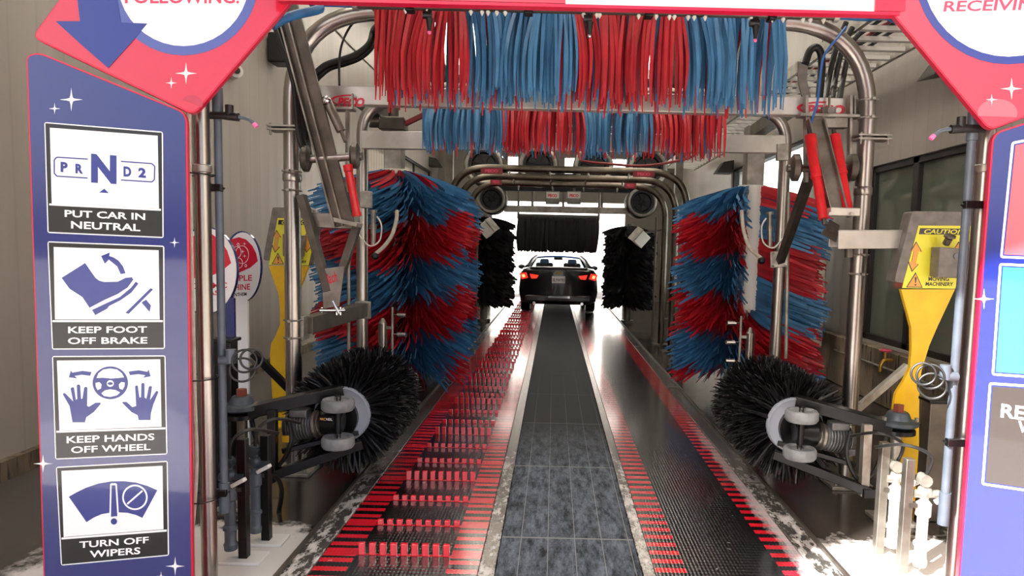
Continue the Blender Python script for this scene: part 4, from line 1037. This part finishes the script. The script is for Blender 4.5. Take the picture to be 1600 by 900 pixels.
# ladder tray
t = thing('cable_tray', 'ladder cable tray running overhead along the right wall', 'cable tray', (3.0, 9, 3.6))
for xx in (2.66, 3.42): MB().span((xx-.02, 4.0, 3.6), (xx+.02, 17, 3.72)).build('rail', M['galv'], t)
for k in range(43): MB().span((2.68, 4.1+k*.3, 3.61), (3.4, 4.16+k*.3, 3.65)).build('rung', M['panel_white'], t)
for yy in (5.0, 9.0, 13.0, 16.5):
    for xx in (2.66, 3.42): MB().cyl((xx, yy, 3.7), (xx, yy, ZC), .01, 6).build('hanger_rod', M['galv'], t)
for i, (xx, mt, lab) in enumerate(((2.78, 'rubber', 'black hose lying innermost in the overhead ladder tray'), (2.9, 'red_dull', 'dark red hose lying in the overhead ladder tray'), (3.0, 'rubber', 'black hose lying beside the dark red one in the ladder tray'), (3.12, 'rubber', 'black hose lying towards the wall side of the ladder tray'))):
    b = MB().tube(spline([V((xx + .05*sin(k*1.3+i), 4.2+k*1.6, 3.672+.004*sin(k*2+i))) for k in range(8)]), .02, 8); tag(b.build('tray_hose', M[mt]), lab, 'hose')
# hoses and conduits hanging around the front arch
def hose(nm, lab, pts, Y, r, mt, cat='hose'):
    P_ = [at(p[0], p[1], p[2] if len(p) > 2 else Y) for p in pts]
    if nm == 'conduit':
        for p in P_: p.x = XL + r
    return tag(MB().tube(spline(P_), r, 10).build(nm, M[mt]), lab, cat)
hose('air_hose', 'thick black hose looping down behind the left bend of the front arch', [(612,27,4.6),(586,45),(578,68),(560,84),(538,93),(512,101),(497,112),(480,128),(458,148,4.6)], 5.0, .026, 'rubber')
hose('air_hose', 'second black hose following the thick loop at the left bend', [(618,27,4.6),(590,50),(580,74),(562,90),(540,99),(516,106),(500,118),(484,135),(458,154,4.6)], 5.08, .022, 'rubber')
hose('cable', 'thin black cable hanging inside the left bend of the front arch', [(560,27,4.6),(545,45),(534,70),(530,100),(531,150,4.72)], 4.8, .008, 'rubber', 'cable')
hose('conduit', 'pale straight conduit slanting down behind the left arch bend', [(520,38,10.85),(555,76,12.05),(592,114,13.7)], 7.0, .013, 'white_hose', 'conduit')
for k, (dx, lab) in enumerate(((0, 'black hose bundle strand hanging outermost beside the left channel'), (7, 'black hose strand hanging in the middle beside the left channel'), (14, 'black hose strand hanging innermost beside the left channel'))):
    hose('air_hose', lab, [(424+dx,20),(432+dx,50),(442+dx,78),(452+dx,105),(460+dx,140),(463+dx,175),(467+dx,215),(478+dx*.5,244,4.42)], 4.4+.05*k, .016, 'rubber')
hose('air_hose', 'black hose arching over the grey plate on the right of the curtain', [(1258,100,4.72),(1265,80),(1275,74),(1282,82),(1284,105),(1280,154,4.72)], 4.74, .026, 'rubber')
hose('blue_air_line', 'thin blue air line hanging in front of the right logo', [(1322,42,4.6),(1308,60),(1295,75),(1286,92),(1281,125),(1277,160),(1268,190),(1263,210)], 4.5, .008, 'blue_tube')
for k, (px, lab) in enumerate(((1300, 'black hose dropping behind the right logo, nearest the curtain'), (1310, 'black hose dropping behind the right logo, middle one'), (1322, 'black hose dropping behind the right logo, nearest the arch bend'))):
    hose('air_hose', lab, [(px+22,35+k*8),(px+8,70),(px,100),(px-6,130),(px-10,156,4.72)], 5.0+.05*k, .02, 'rubber')
YB_ = 4.73; tag(MB().poly([at(1247,96,YB_), at(1263,98,YB_), at(1261,125,YB_), at(1268,156,YB_), at(1255,156,YB_), at(1248,130,YB_)], V((0,-1,0)), .02).build('bracket_plate', M['board_grey']), 'grey bent bracket plate at the right end of the front curtain', 'bracket')
hose('air_hose', 'dark red hose sagging over the upper row of dryer blowers', [(896,198,12.5),(905,244,12.1),(915,252),(950,256),(1000,259),(1045,254),(1088,240,12.1),(1098,198,12.5)], 11.9, .022, 'red_dull')
for pts, lab in (([(375,735,3.45),(372,715,3.5),(385,700,3.6),(410,706,3.7),(424,730,3.8),(420,750,3.9)], 'black hose looping from the left injector stands to the scrubber arm'), ([(403,770,3.5),(410,752,3.5),(430,745,3.6),(440,765,3.75),(436,800,3.85),(428,842,3.75)], 'black hose curling down to the floor behind the left injector stands')):
    hose('floor_hose', lab, pts, 3.6, .013, 'rubber')
# brushes' overhead motor by the second curtain
p = at(615, 195, 6.5); t = thing('drive_motor', 'dark gear motor above the left side brush', 'motor', p)
MB().box(p, (.24, .2, .12)).cyl(p+V((-.1, -.05, .02)), p+V((-.22, -.05, .02)), .06, 14).cyl(p+V((0, 0, .05)), p+V((0, 0, .25)), .05, 12).build('body', M['steel_dark'], t, bevel=.01)
MB().beam(p+V((.1, -.02, .0)), p+V((.3, -.02, .1)), .05, .04).build('lever', M['red_dull'], t)
# faucet on right stem wall
p = at(1404, 545, 6.9); t = thing('faucet', 'brass hose tap with a red wheel handle on the right wall kerb', 'tap', (XR-.12, p.y, p.z))
MB().tube(spline([V((XR-.12, 6.9, .52)), V((XR-.2, 6.9, .52)), V((XR-.24, 6.9, .46)), V((XR-.24, 6.9, .40))]), .02, 10).cyl((XR-.2, 6.9, .52), (XR-.2, 6.9, .62), .012, 8).build('spout', M['brass'], t)
MB().ring((XR-.2, 6.9, .62), (0, 0, 1), .05, .012).box((XR-.2, 6.9, .62), (.1, .015, .012)).box((XR-.2, 6.9, .62), (.015, .1, .012)).build('handle', M['pink_print'], t)
# translucent sheet on the right
b = MB(); n_ = 26; P0 = V((XR-.3, 8.35, 0)); P1 = V((XR-.3, 9.75, 0)); pts = []
for i in range(n_+1):
    t_ = i/n_; c = P0.lerp(P1, t_); pts.append((c.x + .035*sin(i*1.5), c.y))
vs = []; fs = []
for i, (x_, y_) in enumerate(pts):
    for dx in (0, .012):
        vs += [(x_+dx, y_, .45), (x_+dx, y_, 2.2)]
for i in range(n_):
    a = 4*i; fs += [(a, a+4, a+5, a+1), (a+2, a+3, a+7, a+6), (a, a+2, a+6, a+4), (a+1, a+5, a+7, a+3)]
fs += [(0, 1, 3, 2), (4*n_, 4*n_+2, 4*n_+3, 4*n_+1)]
t = thing('splash_sheet', 'pale wavy hanging sheet by the right wall behind the side brush', 'sheet', (XR-.3, 9.05, .45))
MB().add(vs, fs).build('sheet', mat('vinyl_sheet', 'c9c2b4', .3), t); MB().cyl((XR-.3, 8.3, 2.21), (XR-.3, 9.8, 2.21), .02, 8).build('rod', M['galv'], t)
b = MB(); 
for yy in (8.4, 9.7): b.span((XR-.31, yy-.01, 2.2), (XR, yy+.01, 2.22))
b.build('bracket', M['galv'], t)
# hose bib conduit line on the right kerb
tag(MB().cyl((XR-.14, 4.5, .42), (XR-.14, 8.3, .42), .012, 8).build('conduit', M['galv']), 'thin conduit running along the stained right wall kerb', 'conduit')
# ------------------------------------------------------------------ far arches
for Y, pxl, pxr, pt_, lab, sign in ((9.8, 702, 1069, 265, 'dark far arch nearest the front of the three, with red name strips', True), (10.5, 716, 1052, 278, 'dark far arch in the middle of the three', False), (11.3, 732, 1036, 288, 'dark far arch furthest back of the three', True)):
    x0, x1 = at(pxl, 430, Y).x, at(pxr, 430, Y).x; zt = at(870, pt_+ (0 if Y < 10 else 0), Y).z
    t = thing('far_arch', lab, 'arch', ((x0+x1)/2, Y, 0))
    archtube(x0, x1, Y, zt, .052, .55).build('arch_tube', M['arch_dark'], t)
    for xx in (x0, x1):
        MB().box((xx, Y, .012), (.26, .26, .024)).build('base_plate', M['steel_dark'], t)
        MB().cyl((xx + (-.13 if xx > 0 else .13), Y+.1, 0), (xx + (-.13 if xx > 0 else .13), Y+.1, zt-.5), .016, 8).build('feed_pipe', M['steel_dark'], t)
    if sign:
        PLc = plP(Y-.06)
        for c_ in ((768, 267), (1006, 272)) if Y < 10 else ((775, 284), (985, 290)):
            hw = 17 if Y < 10 else 9
            g = put(PLc, 'name_strip', [(c_[0]-hw, c_[1]-5), (c_[0]+hw, c_[1]-4.5), (c_[0]+hw, c_[1]+5), (c_[0]-hw, c_[1]+4.5)], M['red_dull'], t, 0, .02)
            txt(PLc, 'lettering', [('PECO', (c_[0]-hw*.6, c_[1]+2.4), (c_[0]+hw*.6, c_[1]+2.8), (c_[0]-hw*.6, c_[1]-2.6))], M['pink_print'], g, .002)
    for f_ in (.25, .42, .58, .75): MB().tube([(x0+(x1-x0)*f_, Y-.02, zt-.04), (x0+(x1-x0)*f_, Y-.03, zt-.11)], [.018, .01], 8).build('nozzle', M['chrome'], t)
# dryer: beam, blowers, name boxes
def drum(lab, px, py, rpx, Y, ln, grp=None):
    c = at(px, py, Y); r = rpx*Y/F
    t = thing('dryer_blower', lab, 'blower', (c.x, Y, c.z-r), grp)
    MB().lathe([(0, .0), (r*.55, .0), (r*.62, -.04), (r*.92, -.05), (r, .0), (r, ln), (0, ln)], c, (0, 1, 0), 30).build('housing', M['rubber'], t)
    MB().ring(c+V((0, -.045, 0)), (0, 1, 0), r*.86, r*.1, 8, 30).build('rim', M['galv'], t)
    b = MB().lathe([(0, -.06), (r*.18, -.05), (r*.2, .0)], c, (0, 1, 0), 16)
    for k in range(7): b.beam(c+V((r*.15*cos(k*.9), -.02, r*.15*sin(k*.9))), c+V((r*.75*cos(k*.9+.2), -.02, r*.75*sin(k*.9+.2))), .02, r*.12, V((0, 1, 0)))
    b.build('impeller', M['black_matt'], t)
    MB().cyl(c+V((0, ln*.6, r*.9)), (c.x, Y+ln*.6, 3.9 if Y < 13.4 else c.z+r+.25), .03, 8).build('hanger', M['steel_dark'], t)
    return t
for px, py, lab in ((756, 258, 'round dryer blower at the left end of the upper row'), (841, 258, 'round dryer blower second from the left in the upper row'), (927, 260, 'round dryer blower third from the left in the upper row'), (1012, 263, 'round dryer blower at the right end of the upper row')):
    drum(lab, px, py, 31, 12.4, .5)
drum('round dryer blower low on the left under the far arches', 768, 311, 23, 13.6, .5); drum('round dryer blower low on the right under the far arches', 1003, 316, 24, 13.6, .5)
t = thing('blower_gantry', 'dark overhead frame carrying the dryer blowers', 'frame', (XM, 13.2, 2.6))
b = MB().span((-2.2, 12.55, 3.85), (2.5, 12.75, 4.0)).span((-2.2, 13.75, 3.85), (2.5, 13.95, 4.0)); b.build('top_beam', M['steel_dark'], t)
A, B = at(765, 284, 13.9), at(1010, 288, 13.9); MB().beam(A, B, .15, .36).build('main_beam', M['black_matt'], t)
A, B = at(788, 326, 13.9), at(985, 330, 13.9); MB().beam(A, B, .12, .13).build('lower_beam', M['steel_dull'], t)
for px in (790, 832, 880, 940, 984): MB().beam(at(px, 290, 13.92), at(px, 326, 13.92), .05, .12 if px != 880 else .05, V((0, 1, 0))).build('hanger', M['steel_dark'], t)
for px in (790, 984): MB().beam(at(px, 180, 13.9), at(px, 290, 13.9), .1, .1, V((0, 1, 0))).build('upright', M['steel_dark'], t)
for xx in (-2.05, 2.35):
    MB().span((xx-.07, 13.0, 0), (xx+.07, 13.14, 3.86)).build('post', M['steel_dark'], t)
    MB().span((xx-.07, 12.6, 3.86), (xx+.07, 13.95, 3.99)).build('end_beam', M['steel_dark'], t)
Pd = plP(13.7)
for cx_, lab in ((863.5, 'pale logo box on the dryer, left one of the pair'), (897, 'pale logo box on the dryer, right one of the pair')):
    c = at(cx_, 309, 13.75); t = thing('logo_box', lab, 'box', (c.x, 13.75, c.z-.13))
    MB().box(c, (.28, .1, .26)).build('box', M['board_grey'], t, bevel=.01)
    g = put(Pd, 'logo_plate', [(cx_-10, 300), (cx_+10, 300.5), (cx_+10, 310), (cx_-10, 309.5)], M['beam'], t, .004); txt(Pd, 'lettering', [('PECO', (cx_-7, 308), (cx_+7, 308.3), (cx_-7, 303))], M['red_print'], g, .006)
    MB().box(c+V((0, .0, .16)), (.05, .05, .12)).build('hanger', M['steel_dark'], t)
for px, py, an, lab in ((762, 357, -42, 'tilted white spotlight box left of the black cloths'), (1000, 372, 40, 'tilted white spotlight box right of the black cloths')):
    c = at(px, py, 12.0); t = thing('spotlight_box', lab, 'light box', c)
    q_ = Matrix.Rotation(R(an), 3, 'Y') @ Matrix.Rotation(R(-25 if an < 0 else 25), 3, 'Z')
    MB().box(c, (.21, .2, .25), q_).build('housing', M['panel_white'], t, bevel=.008); MB().box(c + q_ @ V((.12*(1 if an < 0 else -1), 0, 0)), (.02, .22, .27), q_).build('lens_frame', M['galv'], t)
    xo = -1.35 if an < 0 else XA1-.25
    MB().tube([c, c+V((-.12 if an < 0 else .12, .05, .1)), V((at(732 if an < 0 else 1036, 430, 11.3).x, 11.35, c.z+.15))], .02, 8).build('bracket', M['steel_dark'], t)
# black foam brushes
def foam(lab, X, Y, z0, z1, Rr, seed):
    t = thing('foam_brush', lab, 'foam brush', (X, Y, 0)); rr_ = random.Random(seed)
    MB().cyl((X, Y, 0), (X, Y, z1+.1), .07, 12).cyl((X, Y, 0), (X, Y, .06), .14, 12).build('spindle', M['steel_dark'], t); b = MB()
    for i in range(44):
        z_ = z0 + (z1-z0)*(i+.5)/44
        for j in range(36):
            a = 2*pi*(j+rr_.random())/36; l_ = (Rr-.07)*rr_.uniform(.8, 1.04)*(.94+.06*sin(7*z_*3+a)); pts = []
            for k in range(4):
                q_ = k/3; r_ = .07+l_*q_; pts.append(V((X+r_*cos(a+.2*q_), Y+r_*sin(a+.2*q_), z_+.03-.12*q_**1.8)))
            tw = rr_.uniform(-.7, .7); b.ribbon(pts, V((0, 0, 1))*cos(tw)+V((-sin(a), cos(a), 0))*sin(tw), [.09, .085, .075, .045])
    b.build('foam_strips', M['foam_black'], t); return t
foam('black foam side brush left of the car', at(757, 400, 14.2).x, 14.2, .42, 2.15, .68, 1)
foam('black foam side brush right of the car', at(983, 400, 14.6).x, 14.6, .4, 2.05, .6, 2)
Yt = 15.4; A, B = at(811, 342, Yt), at(934, 340, Yt); zt = A.z
t = thing('foam_curtain', 'black foam top curtain hanging over the car roof', 'foam curtain', (XM, Yt, 1.5))
MB().cyl((A.x-.02, Yt, zt), (B.x+.02, Yt, zt), .12, 14).build('roller', M['black_matt'], t); b = MB(); rr_ = random.Random(77)
for i in range(520):
    x_ = A.x+(B.x-A.x)*rr_.random(); dy = rr_.uniform(-.22, .22); l_ = (zt-at(870, 399, Yt).z)*rr_.uniform(.86, 1.0); an = rr_.uniform(-.5, .5)
    b.ribbon([V((x_+.02*sin(k+x_*20), Yt+dy*min(1, .5+k*.2), zt+.06-l_*k/4)) for k in range(5)], V((cos(an), sin(an), 0)), [.06, .06, .06, .055, .04])
b.build('foam_strips', M['foam_black'], t)
for s_, xx in ((-1, A.x-.02), (1, B.x+.02)): MB().beam((xx, Yt, zt), (xx, Yt, ZC), .05, .05, V((0, 1, 0))).build('drop_arm', M['steel_dark'], t)

# ------------------------------------------------------------------ car
Yc0 = 15.7; Xc = XCAR
car = thing('car', 'dark blue sedan with lit tail lamps leaving over the conveyor', 'car', (Xc, Yc0+2.4, CZ))
def C(x_, y_, z_): return V((Xc+x_*1.02, Yc0+y_, CZ+z_))
secs = [(.0, .30, .70, .79, .80, 1.04), (.06, .24, .86, .90, .86, 1.09), (.3, .22, .90, .925, .88, 1.11), (.75, .2, .91, .93, .89, 1.09), (1.5, .2, .91, .93, .9, .98), (2.6, .2, .91, .93, .9, .95), (3.5, .2, .91, .93, .88, .95), (4.2, .22, .9, .91, .82, .84), (4.7, .26, .78, .80, .7, .66), (4.86, .34, .6, .62, .5, .56)]
vs = []; fs = []; np_ = 12
for (y_, zl, wl, wm, wu, zh) in secs:
    pr_ = [(-.0, zl), (.75*wl, zl), (wl, zl+.08), (wm, zl+.3), (wm, .62 if zh > .8 else zh*.75), (wu+.01, zh-.12), (wu-.06, zh-.03), (wu-.22, zh), (0, zh+.015)]
    half = [(x_, z_) for x_, z_ in pr_]
    ring_ = half + [(-x_, z_) for x_, z_ in half[-2:0:-1]]
    vs += [C(x_, y_, z_) for x_, z_ in ring_]
m_ = len(ring_)
for i in range(len(secs)-1):
    for k in range(m_): fs.append((i*m_+k, i*m_+(k+1) % m_, (i+1)*m_+(k+1) % m_, (i+1)*m_+k))
fs += [tuple(range(m_-1, -1, -1)), tuple((len(secs)-1)*m_+k for k in range(m_))]
MB().add(vs, fs).build('body', M['car'], car)
# cabin
rl0, rl1 = (.62, .70, 1.03), (.52, 1.55, 1.415)
grid = []
def roofp(u, y_, z_, w_): return C(w_*u, y_, z_ - .04*u*u)
vs = []; fs = []; ys = [(1.50, 1.365, .55), (1.65, 1.395, .56), (2.2, 1.42, .58), (2.7, 1.405, .57), (2.9, 1.37, .56)]
for y_, z_, w_ in ys:
    for th_ in (0, -.04):
        for k in range(9): vs.append(roofp((k-4)/4, y_, z_+th_, w_))
for i in range(4):
    for k in range(8):
        a = i*18+k; fs += [(a, a+1, a+19, a+18), (a+9, a+27, a+28, a+10)]
    a = i*18; fs += [(a, a+18, a+27, a+9), (a+8, a+17, a+35, a+26)]
fs += [tuple(list(range(9))+list(range(17, 8, -1))), tuple(list(range(72, 81))+list(range(89, 80, -1)))]
MB().add(vs, fs).build('roof', M['car_roof'], car)
for s_ in (-1, 1):
    MB().tube([C(s_*.74, .55, 1.08), C(s_*.66, 1.0, 1.24), C(s_*.55, 1.52, 1.345)], [.07, .06, .045], 8).build('rear_pillar', M['car'], car)
    MB().tube([C(s_*.8, 3.55, .94), C(s_*.57, 2.88, 1.345)], .035, 8).build('front_pillar', M['car_roof'], car)
    MB().tube([C(s_*.84, 2.1, .96), C(s_*.585, 2.1, 1.37)], .035, 8).build('door_pillar', M['car'], car)
    vs = [C(s_*.86, .8, 1.01), C(s_*.86, 3.45, .94), C(s_*.59, 2.85, 1.33), C(s_*.57, 1.55, 1.34)]
    MB().poly(vs, V((s_, 0, .4)).normalized(), .006).build('side_window', M['car_glass'], car)
    mi = MB().sphere(C(s_*1.0, 3.2, 1.02), .085, 12, (1.2, .6, .8)).beam(C(s_*.86, 3.22, .98), C(s_*.97, 3.2, 1.0), .05, .04); mi.build('wing_mirror', M['car'], car)
    x0 = .78; 
    for yw in (.95, 3.75):
        c = C(s_*x0, yw, .33)
        wh = MB().lathe([(.19, -.11), (.3, -.115), (.33, -.09), (.33, .09), (.3, .115), (.19, .11)], c, (1, 0, 0), 26).build('wheel', M['rubber'], car)
        MB().lathe([(0, -.08), (.2, -.09), (.2, .09), (0, .08)], c, (1, 0, 0), 20).build('rim', M['galv'], wh)
    t1 = MB().poly([C(s_*.90, -.03, .96), C(s_*.74, -.03, .98), C(s_*.70, -.03, .86), C(s_*.84, -.03, .82)], V((0, -1, 0)), .12).build('tail_lamp', M['tail'], car)
    MB().poly([C(s_*.85, -.034, .93), C(s_*.78, -.034, .94), C(s_*.76, -.034, .875), C(s_*.82, -.034, .86)], V((0, -1, 0)), .01).build('lamp_core', M['tail_core'], t1)
    MB().poly([C(s_*.66, -.03, .95), C(s_*.46, -.03, .92), C(s_*.50, -.03, .85), C(s_*.62, -.03, .84)], V((0, -1, 0)), .05).build('tail_lamp', M['tail'], car)
    MB().box(C(s_*.3, 1.0, .93), (.42, .12, .22)).build('rear_seat', M['black_matt'], car, bevel=.04)
    MB().box(C(s_*.36, 2.2, 1.16), (.24, .1, .22)).box(C(s_*.36, 2.25, .92), (.46, .12, .5)).build('front_seat', M['black_matt'], car, bevel=.05)
    MB().cyl(C(s_*.55, -.03, .27), C(s_*.55, .2, .27), .035, 12).build('exhaust', M['chrome'], car)
MB().poly([C(-.70, .72, 1.095), C(.70, .72, 1.095), C(.52, 1.5, 1.34), C(-.52, 1.5, 1.34)], V((0, -.6, .8)), .006).build('rear_window', M['car_glass'], car)
MB().poly([C(-.76, 3.55, .945), C(.76, 3.55, .945), C(.54, 2.9, 1.34), C(-.54, 2.9, 1.34)], V((0, .6, .8)), .006).build('windscreen', M['car_glass'], car)
MB().box(C(0, 2.95, 1.27), (.24, .04, .07)).box(C(0, 2.95, 1.33), (.03, .03, .1)).build('rear_view_mirror', M['black_matt'], car, bevel=.01)
MB().span(C(-.76, -.06, .30), C(.76, .1, .46)).build('bumper', M['car'], car, bevel=.04)
MB().span(C(-.66, .02, 1.07), C(.66, .16, 1.115)).build('boot_lip', M['car'], car, bevel=.02)
Pn = plP(Yc0-.05)
pl_ = MB().box(C(0, -.03, .83), (.31, .02, .165)).build('number_plate', M['sign_white'], car, bevel=.004)
o_ = C(0, -.042, .83); MBt = [o_+V((-.135, 0, -.05)), o_+V((.135, 0, -.05)), o_+V((-.135, 0, .03))]
MB().text('8LYW193', *MBt, 0, .03).build('plate_lettering', M['sign_black'], pl_, smooth=False)
MB().box(C(0, -.025, .98), (.12, .03, .035)).build('badge', M['brass'], car, bevel=.008)
MB().box(C(.02, -.055, .42), (.5, .02, .05)).build('bumper_reflector', M['chrome'], car)
